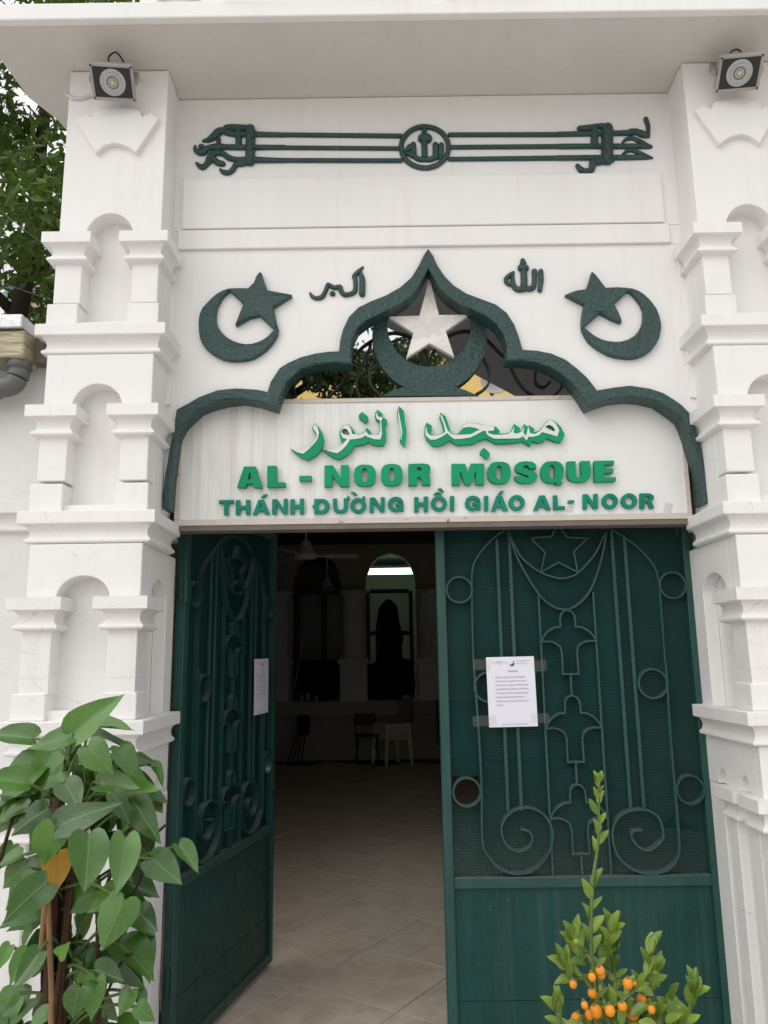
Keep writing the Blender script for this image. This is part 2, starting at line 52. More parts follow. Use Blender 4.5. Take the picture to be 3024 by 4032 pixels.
SMALL = [[[[(-0.706,2.295),(-0.644,2.296),(-0.644,2.282),(-0.666,2.281),(-0.665,2.231),(-0.683,2.231),(-0.685,2.281),(-0.705,2.281)]]],[[[(-0.634,2.295),(-0.616,2.295),(-0.615,2.269),(-0.59,2.27),(-0.591,2.295),(-0.573,2.295),(-0.572,2.232),(-0.59,2.231),(-0.59,2.256),(-0.615,2.255),(-0.614,2.231),(-0.633,2.231)]]],[[[(-0.537,2.295),(-0.514,2.295),(-0.488,2.232),(-0.509,2.231),(-0.514,2.244),(-0.538,2.243),(-0.543,2.23),(-0.56,2.23)],[(-0.526,2.279),(-0.518,2.258),(-0.533,2.257)]],[[(-0.515,2.318),(-0.499,2.319),(-0.51,2.306),(-0.526,2.305)]]],[[[(-0.478,2.296),(-0.456,2.296),(-0.429,2.253),(-0.429,2.297),(-0.413,2.298),(-0.412,2.232),(-0.431,2.231),(-0.461,2.275),(-0.459,2.231),(-0.478,2.231)]]],[[[(-0.4,2.295),(-0.382,2.295),(-0.382,2.271),(-0.36,2.272),(-0.36,2.297),(-0.342,2.297),(-0.342,2.231),(-0.36,2.231),(-0.36,2.257),(-0.382,2.256),(-0.381,2.231),(-0.4,2.23)]]],[[[(-0.298,2.295),(-0.264,2.295),(-0.252,2.293),(-0.242,2.287),(-0.233,2.272),(-0.233,2.254),(-0.242,2.239),(-0.252,2.232),(-0.264,2.23),(-0.298,2.23),(-0.298,2.258),(-0.305,2.258),(-0.305,2.269),(-0.298,2.269)],[(-0.279,2.281),(-0.266,2.281),(-0.257,2.276),(-0.252,2.268),(-0.252,2.257),(-0.257,2.249),(-0.266,2.245),(-0.279,2.245)]]],[[[(-0.218,2.295),(-0.201,2.296),(-0.2,2.256),(-0.194,2.247),(-0.184,2.245),(-0.174,2.249),(-0.171,2.262),(-0.172,2.296),(-0.158,2.296),(-0.158,2.304),(-0.149,2.305),(-0.146,2.299),(-0.148,2.291),(-0.154,2.287),(-0.154,2.258),(-0.159,2.242),(-0.17,2.233),(-0.185,2.231),(-0.203,2.233),(-0.213,2.241),(-0.217,2.253)]]],[[[(-0.076,2.263),(-0.077,2.255),(-0.08,2.248),(-0.084,2.242),(-0.089,2.237),(-0.096,2.233),(-0.103,2.23),(-0.11,2.23),(-0.118,2.231),(-0.125,2.233),(-0.131,2.237),(-0.137,2.243),(-0.141,2.249),(-0.143,2.256),(-0.144,2.264),(-0.143,2.271),(-0.14,2.278),(-0.136,2.285),(-0.131,2.29),(-0.124,2.294),(-0.117,2.296),(-0.11,2.297),(-0.102,2.296),(-0.095,2.293),(-0.089,2.289),(-0.083,2.284),(-0.079,2.277),(-0.077,2.27)],[(-0.094,2.263),(-0.095,2.257),(-0.097,2.253),(-0.101,2.249),(-0.105,2.246),(-0.11,2.245),(-0.115,2.246),(-0.12,2.249),(-0.123,2.253),(-0.125,2.258),(-0.126,2.263),(-0.125,2.269),(-0.123,2.274),(-0.119,2.278),(-0.115,2.28),(-0.11,2.281),(-0.105,2.28),(-0.1,2.278),(-0.097,2.274),(-0.095,2.269)]],[[(-0.092,2.293),(-0.092,2.303),(-0.083,2.304),(-0.079,2.299),(-0.081,2.292),(-0.087,2.287)]],[[(-0.142,2.323),(-0.125,2.323),(-0.113,2.31),(-0.125,2.309)]]],[[[(-0.06,2.297),(-0.038,2.298),(-0.013,2.256),(-0.013,2.298),(0.004,2.299),(0.003,2.234),(-0.016,2.234),(-0.044,2.277),(-0.044,2.233),(-0.062,2.233)]]],[[[(0.083,2.276),(0.065,2.275),(0.059,2.282),(0.048,2.285),(0.039,2.277),(0.035,2.266),(0.039,2.254),(0.05,2.248),(0.065,2.252),(0.066,2.258),(0.05,2.258),(0.05,2.271),(0.084,2.271),(0.084,2.237),(0.072,2.235),(0.07,2.241),(0.053,2.233),(0.032,2.238),(0.019,2.253),(0.017,2.27),(0.024,2.288),(0.039,2.298),(0.054,2.3),(0.071,2.295),(0.081,2.285)]]],[[[(0.13,2.297),(0.149,2.297),(0.148,2.273),(0.171,2.274),(0.171,2.298),(0.19,2.299),(0.188,2.233),(0.17,2.232),(0.17,2.259),(0.148,2.258),(0.148,2.233),(0.129,2.232)]]],[[[(0.27,2.267),(0.269,2.259),(0.266,2.252),(0.262,2.246),(0.256,2.241),(0.25,2.237),(0.242,2.234),(0.235,2.234),(0.227,2.235),(0.22,2.237),(0.213,2.241),(0.208,2.247),(0.204,2.253),(0.202,2.26),(0.201,2.268),(0.202,2.275),(0.205,2.282),(0.209,2.289),(0.215,2.294),(0.221,2.298),(0.229,2.3),(0.236,2.301),(0.244,2.3),(0.251,2.297),(0.258,2.293),(0.263,2.288),(0.267,2.281),(0.269,2.274)],[(0.252,2.267),(0.251,2.261),(0.248,2.256),(0.245,2.252),(0.24,2.25),(0.235,2.249),(0.23,2.25),(0.226,2.253),(0.222,2.257),(0.22,2.262),(0.219,2.267),(0.22,2.273),(0.223,2.277),(0.226,2.281),(0.231,2.284),(0.236,2.285),(0.241,2.284),(0.245,2.281),(0.249,2.277),(0.251,2.272)]],[[(0.213,2.307),(0.225,2.318),(0.235,2.318),(0.249,2.308),(0.239,2.307),(0.231,2.312),(0.223,2.307)]],[[(0.232,2.333),(0.248,2.334),(0.258,2.32),(0.248,2.318)]]],[[[(0.284,2.299),(0.302,2.299),(0.3,2.235),(0.282,2.234)]]],[[[(0.412,2.276),(0.395,2.275),(0.389,2.282),(0.377,2.285),(0.368,2.277),(0.365,2.266),(0.369,2.254),(0.379,2.248),(0.394,2.252),(0.396,2.258),(0.379,2.258),(0.38,2.271),(0.414,2.271),(0.413,2.237),(0.401,2.236),(0.399,2.242),(0.381,2.233),(0.361,2.238),(0.349,2.253),(0.347,2.27),(0.354,2.288),(0.369,2.298),(0.384,2.3),(0.401,2.295),(0.411,2.285)]]],[[[(0.43,2.297),(0.448,2.298),(0.445,2.233),(0.428,2.232)]]],[[[(0.483,2.298),(0.506,2.299),(0.53,2.232),(0.509,2.232),(0.504,2.246),(0.48,2.245),(0.476,2.231),(0.457,2.231)],[(0.494,2.282),(0.5,2.26),(0.485,2.259)]],[[(0.501,2.318),(0.517,2.32),(0.507,2.306),(0.489,2.305)]]],[[[(0.603,2.266),(0.602,2.258),(0.599,2.251),(0.594,2.244),(0.589,2.239),(0.582,2.235),(0.575,2.233),(0.567,2.232),(0.559,2.233),(0.552,2.235),(0.546,2.24),(0.541,2.245),(0.537,2.252),(0.535,2.259),(0.534,2.266),(0.535,2.274),(0.538,2.281),(0.543,2.288),(0.548,2.293),(0.555,2.297),(0.563,2.299),(0.57,2.3),(0.578,2.299),(0.585,2.297),(0.591,2.292),(0.596,2.287),(0.6,2.28),(0.602,2.273)],[(0.585,2.265),(0.584,2.26),(0.581,2.255),(0.577,2.251),(0.573,2.248),(0.568,2.247),(0.563,2.248),(0.558,2.251),(0.555,2.255),(0.553,2.26),(0.552,2.266),(0.553,2.272),(0.556,2.277),(0.56,2.281),(0.564,2.283),(0.569,2.284),(0.574,2.283),(0.579,2.28),(0.582,2.276),(0.584,2.271)]]],[[[(0.667,2.296),(0.69,2.297),(0.712,2.233),(0.691,2.233),(0.687,2.246),(0.662,2.245),(0.657,2.232),(0.638,2.231)],[(0.678,2.281),(0.684,2.26),(0.669,2.259)]]],[[[(0.726,2.296),(0.743,2.296),(0.743,2.248),(0.773,2.249),(0.773,2.234),(0.723,2.233)]]],[[[(0.789,2.273),(0.814,2.274),(0.813,2.262),(0.788,2.261)]]],[[[(0.854,2.299),(0.874,2.299),(0.898,2.258),(0.9,2.3),(0.917,2.3),(0.914,2.235),(0.895,2.234),(0.87,2.277),(0.867,2.234),(0.85,2.233)]]],[[[(1.001,2.266),(1.0,2.259),(0.997,2.252),(0.992,2.246),(0.987,2.24),(0.98,2.236),(0.972,2.234),(0.965,2.233),(0.957,2.234),(0.95,2.237),(0.944,2.241),(0.939,2.246),(0.935,2.253),(0.933,2.26),(0.933,2.267),(0.934,2.275),(0.937,2.282),(0.942,2.288),(0.947,2.293),(0.954,2.297),(0.962,2.3),(0.969,2.3),(0.977,2.299),(0.984,2.297),(0.99,2.293),(0.995,2.287),(0.999,2.281),(1.001,2.274)],[(0.983,2.266),(0.982,2.261),(0.979,2.256),(0.976,2.252),(0.971,2.25),(0.966,2.249),(0.961,2.25),(0.957,2.252),(0.953,2.256),(0.951,2.261),(0.951,2.267),(0.952,2.272),(0.955,2.277),(0.959,2.281),(0.963,2.283),(0.968,2.284),(0.973,2.283),(0.978,2.281),(0.981,2.277),(0.983,2.272)]]],[[[(1.084,2.266),(1.082,2.259),(1.079,2.252),(1.075,2.246),(1.069,2.24),(1.062,2.236),(1.054,2.234),(1.047,2.233),(1.039,2.234),(1.032,2.237),(1.026,2.241),(1.02,2.246),(1.017,2.253),(1.015,2.26),(1.014,2.267),(1.016,2.275),(1.019,2.282),(1.023,2.288),(1.029,2.293),(1.036,2.297),(1.044,2.3),(1.052,2.3),(1.059,2.3),(1.066,2.297),(1.073,2.293),(1.078,2.287),(1.081,2.281),(1.083,2.274)],[(1.065,2.266),(1.064,2.261),(1.062,2.256),(1.058,2.252),(1.053,2.25),(1.048,2.249),(1.043,2.25),(1.038,2.252),(1.035,2.256),(1.033,2.261),(1.033,2.267),(1.034,2.272),(1.036,2.277),(1.04,2.281),(1.045,2.283),(1.05,2.284),(1.055,2.283),(1.06,2.281),(1.063,2.277),(1.065,2.272)]]],[[[(1.098,2.299),(1.136,2.299),(1.149,2.294),(1.156,2.286),(1.155,2.275),(1.148,2.267),(1.14,2.264),(1.147,2.256),(1.154,2.234),(1.134,2.233),(1.131,2.252),(1.124,2.26),(1.114,2.26),(1.112,2.232),(1.094,2.231)],[(1.116,2.285),(1.132,2.285),(1.137,2.281),(1.137,2.276),(1.131,2.272),(1.115,2.272)]]]]
BAND = [[(-0.806,3.969,0.0149),(-0.785,3.972,0.0239),(-0.762,3.986,0.0328),(-0.741,4.007,0.0388),(-0.72,4.018,0.0329),(-0.687,4.006,0.0299),(-0.647,3.999,0.0269),(-0.567,3.998,0.0254),(-0.431,3.993,0.0224)],[(-0.704,4.035,0.0269),(-0.672,4.033,0.0329),(-0.643,4.031,0.0329),(-0.611,4.033,0.0269),(-0.592,4.022,0.0284),(-0.575,4.007,0.0269),(-0.554,3.996,0.0239)],[(-0.645,4.026,0.0299),(-0.643,3.936,0.0298)],[(-0.59,4.025,0.0449),(-0.589,3.936,0.0446),(-0.589,3.856,0.0445)],[(-0.843,3.943,0.0134),(-0.841,3.925,0.0238),(-0.82,3.908,0.0297),(-0.799,3.912,0.0327),(-0.784,3.93,0.0268),(-0.755,3.935,0.0298),(-0.734,3.935,0.0357),(-0.707,3.935,0.0268),(-0.633,3.932,0.0268),(-0.431,3.929,0.0223)],[(-0.817,3.941,0.0238),(-0.808,3.935,0.0268)],[(-0.736,3.977,0.0209),(-0.737,3.914,0.0238)],[(-0.835,3.857,0.0119),(-0.818,3.839,0.0237),(-0.802,3.834,0.0266),(-0.787,3.85,0.0267),(-0.774,3.873,0.0356),(-0.759,3.9,0.0297),(-0.738,3.905,0.0267),(-0.711,3.899,0.0267),(-0.684,3.878,0.0267),(-0.644,3.868,0.0267),(-0.591,3.867,0.0297),(-0.43,3.862,0.0222)],[(-0.774,3.867,0.0326),(-0.756,3.873,0.0267),(-0.737,3.855,0.0296),(-0.713,3.849,0.0267)],[(-0.725,3.822,0.0118),(-0.709,3.807,0.0236),(-0.685,3.804,0.0236),(-0.667,3.819,0.0251),(-0.652,3.845,0.0252),(-0.631,3.847,0.0267),(-0.604,3.856,0.0326),(-0.578,3.864,0.0297)],[(0.32,3.917,0.0243),(0.316,3.895,0.0243),(0.309,3.875,0.0242),(0.297,3.856,0.0242),(0.281,3.84,0.0242),(0.263,3.827,0.0242),(0.242,3.819,0.0242),(0.22,3.814,0.0242),(0.197,3.815,0.0242),(0.175,3.82,0.0242),(0.155,3.829,0.0242),(0.137,3.842,0.0242),(0.122,3.859,0.0242),(0.111,3.878,0.0242),(0.105,3.899,0.0243),(0.103,3.921,0.0243),(0.105,3.943,0.0243),(0.113,3.964,0.0244),(0.125,3.983,0.0244),(0.14,3.999,0.0244),(0.159,4.012,0.0244),(0.18,4.021,0.0244),(0.202,4.025,0.0244),(0.225,4.024,0.0244),(0.247,4.019,0.0244),(0.268,4.01,0.0244),(0.286,3.997,0.0244),(0.301,3.98,0.0244),(0.311,3.96,0.0244),(0.318,3.939,0.0243),(0.32,3.917,0.0243)],[(0.211,4.022,0.0255),(0.209,3.958,0.0254)],[(0.199,3.963,0.0445),(0.226,3.962,0.0445)],[(0.209,3.95,0.0296),(0.209,3.876,0.0295)],[(0.159,3.938,0.0233),(0.16,3.902,0.0274),(0.163,3.874,0.0232),(0.183,3.859,0.0253),(0.208,3.856,0.0211),(0.232,3.857,0.0253),(0.255,3.865,0.0253)],[(0.26,3.932,0.0275),(0.259,3.865,0.0274)],[(0.286,3.929,0.0275),(0.282,3.864,0.0253)],[(0.122,3.902,0.0169),(0.141,3.919,0.0296),(0.158,3.929,0.0233)],[(0.126,3.892,0.019),(0.157,3.875,0.0253)],[(-0.466,3.995,0.0219),(0.106,3.979,0.0218)],[(-0.444,3.928,0.0204),(0.105,3.915,0.0203)],[(-0.44,3.863,0.0212),(0.1,3.853,0.0212)],[(0.327,3.982,0.0218),(0.831,3.975,0.0226)],[(0.331,3.918,0.0208),(0.828,3.914,0.0218)],[(0.323,3.857,0.0212),(0.824,3.855,0.0224)],[(0.924,4.005,0.0252),(0.984,4.008,0.0299),(1.012,4.015,0.0252),(1.04,4.01,0.0315),(1.072,3.986,0.0251)],[(0.824,3.976,0.0245),(0.982,3.977,0.0251),(1.133,3.978,0.0251),(1.156,3.98,0.033),(1.184,3.982,0.0298),(1.216,3.968,0.0314),(1.238,3.961,0.022)],[(1.237,3.961,0.0188),(1.242,4.008,0.0204),(1.234,4.05,0.0221)],[(0.995,4.009,0.0346),(0.989,3.915,0.0344)],[(1.052,4.002,0.0535),(1.041,3.839,0.053)],[(0.821,3.914,0.0244),(1.044,3.911,0.025),(1.217,3.908,0.025),(1.248,3.906,0.0156)],[(1.118,3.932,0.0094),(1.139,3.947,0.0188),(1.167,3.95,0.0188),(1.2,3.933,0.0219),(1.237,3.911,0.0156)],[(0.818,3.855,0.0243),(1.068,3.853,0.025),(1.207,3.852,0.0218),(1.249,3.85,0.0109)],[(1.117,3.872,0.0125),(1.14,3.887,0.0188),(1.165,3.887,0.0187),(1.195,3.871,0.0219),(1.238,3.853,0.014)],[(1.067,3.842,0.0249),(1.011,3.833,0.0327),(0.978,3.831,0.0343),(0.972,3.809,0.0311),(0.964,3.791,0.028),(0.936,3.784,0.028),(0.917,3.795,0.028),(0.904,3.815,0.0202)]]
AKBAR = [[(-0.313,3.212,0.009),(-0.304,3.195,0.0169),(-0.286,3.185,0.0192),(-0.262,3.19,0.0214),(-0.248,3.211,0.0203),(-0.236,3.244,0.0192),(-0.232,3.25,0.0181),(-0.207,3.234,0.0215),(-0.181,3.238,0.0215),(-0.177,3.221,0.0226),(-0.163,3.201,0.0226),(-0.139,3.202,0.0215),(-0.117,3.213,0.0226),(-0.112,3.24,0.0215),(-0.113,3.274,0.0215),(-0.118,3.288,0.0204),(-0.096,3.311,0.0204),(-0.078,3.332,0.0091)],[(-0.086,3.294,0.0227),(-0.081,3.261,0.0272),(-0.083,3.2,0.0282)],[(-0.216,3.206,0.0226),(-0.211,3.204,0.0226)]]
ALLAH = [[(0.711,3.3,0.0227),(0.71,3.255,0.0245),(0.702,3.206,0.0207)],[(0.683,3.299,0.0265),(0.681,3.255,0.0245),(0.673,3.223,0.0264),(0.654,3.215,0.0264),(0.636,3.22,0.0264)],[(0.632,3.22,0.032),(0.635,3.265,0.0302),(0.634,3.296,0.0303)],[(0.623,3.315,0.0341),(0.644,3.313,0.0341)],[(0.633,3.353,0.0209),(0.635,3.335,0.0303)],[(0.636,3.216,0.0264),(0.61,3.212,0.0264),(0.591,3.224,0.0245),(0.584,3.257,0.0208),(0.591,3.299,0.0095)],[(0.589,3.297,0.0113),(0.571,3.281,0.0208),(0.554,3.263,0.0208),(0.563,3.241,0.0207),(0.583,3.235,0.0207)]]
STAR = [(0.22,3.311),(0.259,3.126),(0.397,3.125),(0.287,3.048),(0.321,2.925),(0.212,2.992),(0.108,2.924),(0.142,3.041),(0.031,3.122),(0.171,3.124)]
CRES_C = [(0.455,3.151),(0.465,3.122),(0.471,3.093),(0.475,3.062),(0.475,3.031),(0.472,3.001),(0.465,2.971),(0.456,2.942),(0.444,2.914),(0.429,2.888),(0.411,2.864),(0.392,2.842),(0.37,2.822),(0.346,2.805),(0.32,2.791),(0.294,2.78),(0.266,2.773),(0.238,2.768),(0.21,2.767),(0.181,2.769),(0.153,2.774),(0.126,2.783),(0.1,2.795),(0.076,2.809),(0.053,2.827),(0.032,2.847),(0.013,2.87),(-0.004,2.895),(-0.017,2.921),(-0.028,2.949),(-0.036,2.978),(-0.041,3.009),(-0.042,3.039),(-0.04,3.07),(-0.036,3.1),(-0.028,3.13),(-0.016,3.159),(0.031,3.131),(0.028,3.107),(0.027,3.084),(0.03,3.06),(0.034,3.038),(0.041,3.016),(0.051,2.995),(0.063,2.975),(0.076,2.957),(0.092,2.941),(0.109,2.927),(0.128,2.915),(0.147,2.906),(0.168,2.899),(0.189,2.895),(0.211,2.893),(0.233,2.894),(0.254,2.898),(0.275,2.904),(0.296,2.913),(0.315,2.924),(0.333,2.938),(0.349,2.953),(0.364,2.971),(0.376,2.99),(0.387,3.011),(0.395,3.032),(0.401,3.055),(0.404,3.078),(0.405,3.101),(0.403,3.125)]
PED = [(0.106,2.801),(0.314,2.798),(0.366,2.78),(0.426,2.751),(-0.009,2.754),(0.049,2.785)]
GRILLE = [[(-0.128,2.967),(-0.098,3.011),(-0.048,3.05),(0.003,3.076),(0.054,3.089),(0.105,3.079),(0.138,3.061)],[(0.299,3.067),(0.341,3.085),(0.384,3.093),(0.426,3.083),(0.484,3.047),(0.532,2.992),(0.572,2.947),(0.61,2.858),(0.649,2.805),(0.697,2.77)],[(-0.258,2.775),(-0.208,2.818),(-0.179,2.861),(-0.162,2.914),(-0.137,2.958)],[(-0.023,2.965),(-0.053,2.921),(-0.058,2.868),(-0.042,2.824),(-0.001,2.78)],[(0.463,2.958),(0.486,2.904),(0.484,2.843),(0.458,2.808),(0.423,2.787)],[(-0.391,2.786),(-0.4,2.838),(-0.375,2.882),(-0.334,2.903),(-0.292,2.885),(-0.277,2.845),(-0.296,2.815),(-0.325,2.824),(-0.335,2.846)],[(0.704,2.901),(0.694,2.866),(0.7,2.831),(0.733,2.817),(0.763,2.843)],[(0.704,2.901),(0.754,2.9),(0.802,2.864),(0.814,2.82),(0.78,2.777)],[(0.188,3.006),(0.204,2.979),(0.215,2.926),(0.229,2.979),(0.246,3.005)],[(-0.048,3.037),(-0.074,2.966),(-0.108,2.895),(-0.117,2.825),(-0.1,2.781)]]
FAN_REL = [(-1.308,3.928),(-1.272,3.957),(-1.238,3.937),(-1.239,3.961),(-1.217,3.974),(-1.178,3.984),(-1.134,3.987),(-1.084,3.982),(-1.044,3.973),(-1.032,3.961),(-1.023,3.938),(-0.993,3.955),(-0.949,3.93),(-1.041,3.765),(-1.075,3.791),(-1.109,3.806),(-1.139,3.812),(-1.174,3.803),(-1.215,3.767)]
SCROLL_A = [(0.388,1.291),(0.391,1.079),(0.387,0.873),(0.413,0.811),(0.462,0.763),(0.533,0.745),(0.606,0.768),(0.659,0.828),(0.678,0.896),(0.659,0.958),(0.617,0.993),(0.567,1.002),(0.508,0.984),(0.469,0.933),(0.474,0.878),(0.501,0.844),(0.537,0.833),(0.574,0.846),(0.593,0.877),(0.584,0.907),(0.548,0.918)]
SCROLL_B = [(1.197,1.28),(1.198,1.068),(1.198,0.862),(1.183,0.794),(1.137,0.751),(1.071,0.739),(1.001,0.756),(0.94,0.811),(0.924,0.893),(0.95,0.954),(1.003,0.984),(1.069,0.987),(1.118,0.959),(1.135,0.904),(1.124,0.863),(1.071,0.829),(1.029,0.844),(1.003,0.881),(1.012,0.905),(1.052,0.908)]
CRES_D = [[(0.547,2.166),(0.593,2.032),(0.664,1.899),(0.722,1.838),(0.778,1.819),(0.836,1.836),(0.901,1.904),(0.953,2.027),(0.989,2.167)],[(0.55,2.166),(0.595,2.063),(0.639,2.016),(0.684,1.984),(0.729,1.964),(0.776,1.954),(0.821,1.963),(0.853,1.981),(0.928,2.058),(0.988,2.166)]]
STAR_D = [(0.65,2.135),(0.746,2.143),(0.771,2.202),(0.812,2.137),(0.901,2.131),(0.837,2.073),(0.849,1.982),(0.767,2.025),(0.687,1.984),(0.71,2.071),(0.65,2.135)]
POTHOS = [(-0.857,1.431,-0.734,1.537,0.085,0.3,-0.98),(-0.847,1.438,-0.728,1.429,0.026,0.9,-0.88),(-0.86,1.425,-0.976,1.389,0.059,0.5,-0.98),(-0.891,1.417,-0.721,1.408,0.027,1,-0.83),(-0.798,1.401,-0.726,1.332,0.102,0,-1.03),(-1.015,1.41,-1.157,1.431,0.062,0.4,-0.88),(-0.781,1.295,-0.667,1.285,0.058,0.4,-0.98),(-0.855,1.307,-0.801,1.241,0.077,0.1,-1.03),(-0.842,1.213,-0.704,1.277,0.075,0.3,-1.08),(-0.901,1.325,-0.964,1.28,0.043,0.6,-0.93),(-0.899,1.303,-0.986,1.243,0.043,0.7,-0.93),(-0.979,1.304,-1.097,1.327,0.071,0.4,-0.98),(-1.005,1.264,-1.118,1.246,0.039,0.9,-0.88),(-0.763,1.38,-0.685,1.297,0.061,0.4,-0.88),(-0.743,1.355,-0.66,1.335,0.034,0.8,-0.83),(-0.686,1.328,-0.639,1.269,0.027,0.8,-0.83),(-0.74,1.261,-0.619,1.278,0.047,0.6,-0.93),(-0.681,1.249,-0.625,1.22,0.033,0.7,-0.86),(-0.722,1.277,-0.668,1.21,0.053,0.3,-1.03),(-0.706,1.25,-0.611,1.146,0.08,0.1,-0.93),(-0.705,1.219,-0.739,1.159,0.065,0.3,-0.88),(-0.759,1.19,-0.755,1.057,0.096,0,-1.1),(-0.684,1.171,-0.687,1.04,0.079,0,-1.04),(-0.853,1.21,-0.881,1.107,0.094,0.1,-1.08),(-0.927,1.229,-1.022,1.17,0.079,0.3,-0.96),(-0.997,1.228,-1.082,1.204,0.038,0.7,-0.93),(-0.585,1.115,-0.523,1.046,0.047,0.3,-0.88),(-0.637,1.099,-0.552,1.033,0.082,0.1,-0.96),(-0.859,1.078,-0.953,0.995,0.084,0.1,-1.1),(-0.667,1.031,-0.708,0.92,0.096,0,-1.08),(-0.671,0.967,-0.608,0.93,0.066,0.2,-0.95),(-0.719,1.023,-0.782,0.987,0.077,0.3,-0.98),(-0.795,1.017,-0.885,0.963,0.083,0.3,-0.93),(-0.965,1.088,-1.036,1.034,0.069,0.2,-0.98),(-0.938,0.997,-1.029,0.946,0.078,0.3,-0.95),(-0.945,0.879,-1.001,0.794,0.048,0.4,-0.98),(-0.882,0.906,-0.927,0.837,0.054,0.2,-1.06),(-0.824,0.906,-0.793,0.94,0.035,0.1,-1.08),(-0.768,0.829,-0.782,0.753,0.072,0.1,-1.08),(-0.806,0.833,-0.839,0.785,0.052,0.4,-0.96),(-0.755,0.824,-0.763,0.723,0.059,0.2,-1.0),(-0.766,0.834,-0.689,0.806,0.06,0.2,-0.98),(-0.683,0.772,-0.703,0.72,0.061,0.3,-0.94),(-0.658,0.741,-0.608,0.711,0.06,0.2,-0.96),(-0.973,0.785,-1.002,0.74,0.044,0.3,-0.98),(-1.014,0.88,-1.04,0.825,0.037,0.4,-0.93),(-0.959,0.92,-0.989,0.866,0.025,0.8,-0.93),(-0.794,0.867,-0.813,0.808,0.033,0.5,-0.9),(-0.881,0.739,-0.933,0.714,0.043,0.5,-0.98),(-0.843,0.875,-0.881,0.82,0.067,0.3,-0.88),(-0.98,1.119,-1.041,1.099,0.033,0.6,-0.98),(-0.675,0.758,-0.647,0.721,0.057,0.4,-0.92)]
YELLOW = (-0.876,1.124,-0.859,1.037,0.0869)
KSTEMS = [[(0.405,0.896),(0.402,0.959),(0.399,1.023),(0.398,1.066),(0.404,1.131),(0.412,1.186),(0.424,1.242),(0.43,1.299),(0.434,1.362)],[(0.4,0.969),(0.421,1.001),(0.437,1.033),(0.447,1.065)],[(0.402,0.927),(0.442,0.958),(0.481,0.99),(0.502,1.013),(0.507,1.043)],[(0.484,0.905),(0.506,0.947),(0.515,0.974),(0.526,0.995)],[(0.528,0.884),(0.557,0.925),(0.574,0.957),(0.583,0.978)],[(0.399,0.969),(0.381,0.991),(0.358,0.991),(0.347,1.013)],[(0.381,0.921),(0.358,0.928),(0.326,0.932),(0.318,0.951)],[(0.399,1.023),(0.383,1.027),(0.375,1.053),(0.364,1.066)],[(0.442,0.958),(0.452,0.979),(0.45,1.011),(0.444,1.033)]]
KFRUIT = [(0.405,1.022,0.018),(0.388,1.012,0.0154),(0.41,1.009,0.0149),(0.356,0.991,0.0154),(0.396,0.969,0.0189),(0.417,0.955,0.0199),(0.398,0.942,0.0244),(0.371,0.962,0.0138),(0.458,0.997,0.0205),(0.442,0.961,0.0179),(0.492,0.956,0.0204),(0.499,0.952,0.0148),(0.386,0.933,0.0183),(0.359,0.929,0.0213),(0.473,0.929,0.0219),(0.47,0.998,0.0113)]
KGREEN = [(0.363,1.073,0.0114),(0.401,0.994,0.0072)]

# ---------------------------------------------------------------- materials
def base_mat(name, color, rough=0.5, metal=0.0, spec=0.5):
    m = bpy.data.materials.new(name); m.use_nodes = True
    b = m.node_tree.nodes['Principled BSDF']
    b.inputs['Base Color'].default_value = (*color, 1); b.inputs['Roughness'].default_value = rough
    b.inputs['Metallic'].default_value = metal; b.inputs['Specular IOR Level'].default_value = spec
    return m, m.node_tree.nodes, m.node_tree.links, b
def coord(n, l, scale=(1, 1, 1), kind='Object'):
    t = n.new('ShaderNodeTexCoord'); mp = n.new('ShaderNodeMapping'); mp.inputs['Scale'].default_value = scale
    l.new(t.outputs[kind], mp.inputs[0]); return mp.outputs[0]
def noise(n, l, vec, scale, detail=4, rough=0.55, dist=0.0):
    t = n.new('ShaderNodeTexNoise'); t.inputs['Scale'].default_value = scale; t.inputs['Detail'].default_value = detail
    t.inputs['Roughness'].default_value = rough; t.inputs['Distortion'].default_value = dist
    l.new(vec, t.inputs['Vector']); return t.outputs['Fac']
def ramp(n, l, fac, stops):
    r = n.new('ShaderNodeValToRGB'); e = r.color_ramp.elements
    while len(e) < len(stops): e.new(0.5)
    for i, (p, c) in enumerate(stops): e[i].position = p; e[i].color = (*c, 1) if len(c) == 3 else c
    l.new(fac, r.inputs[0]); return r.outputs[0]
def mixc(n, l, a, b, fac, mode='MIX'):
    m = n.new('ShaderNodeMix'); m.data_type = 'RGBA'; m.blend_type = mode
    for s, v in (('A', a), ('B', b), ('Factor', fac)):
        if isinstance(v, (int, float)): m.inputs[s].default_value = v
        elif isinstance(v, tuple): m.inputs[s].default_value = (*v, 1)
        else: l.new(v, m.inputs[s])
    return m.outputs['Result']
def bump(n, l, b, h, strength, dist):
    k = n.new('ShaderNodeBump'); k.inputs['Strength'].default_value = strength; k.inputs['Distance'].default_value = dist
    l.new(h, k.inputs['Height']); l.new(k.outputs[0], b.inputs['Normal']); return k
def mth(n, l, op, a, b=None):
    m = n.new('ShaderNodeMath'); m.operation = op
    for i, v in enumerate((a, b)):
        if v is None: continue
        if isinstance(v, (int, float)): m.inputs[i].default_value = v
        else: l.new(v, m.inputs[i])
    return m.outputs[0]

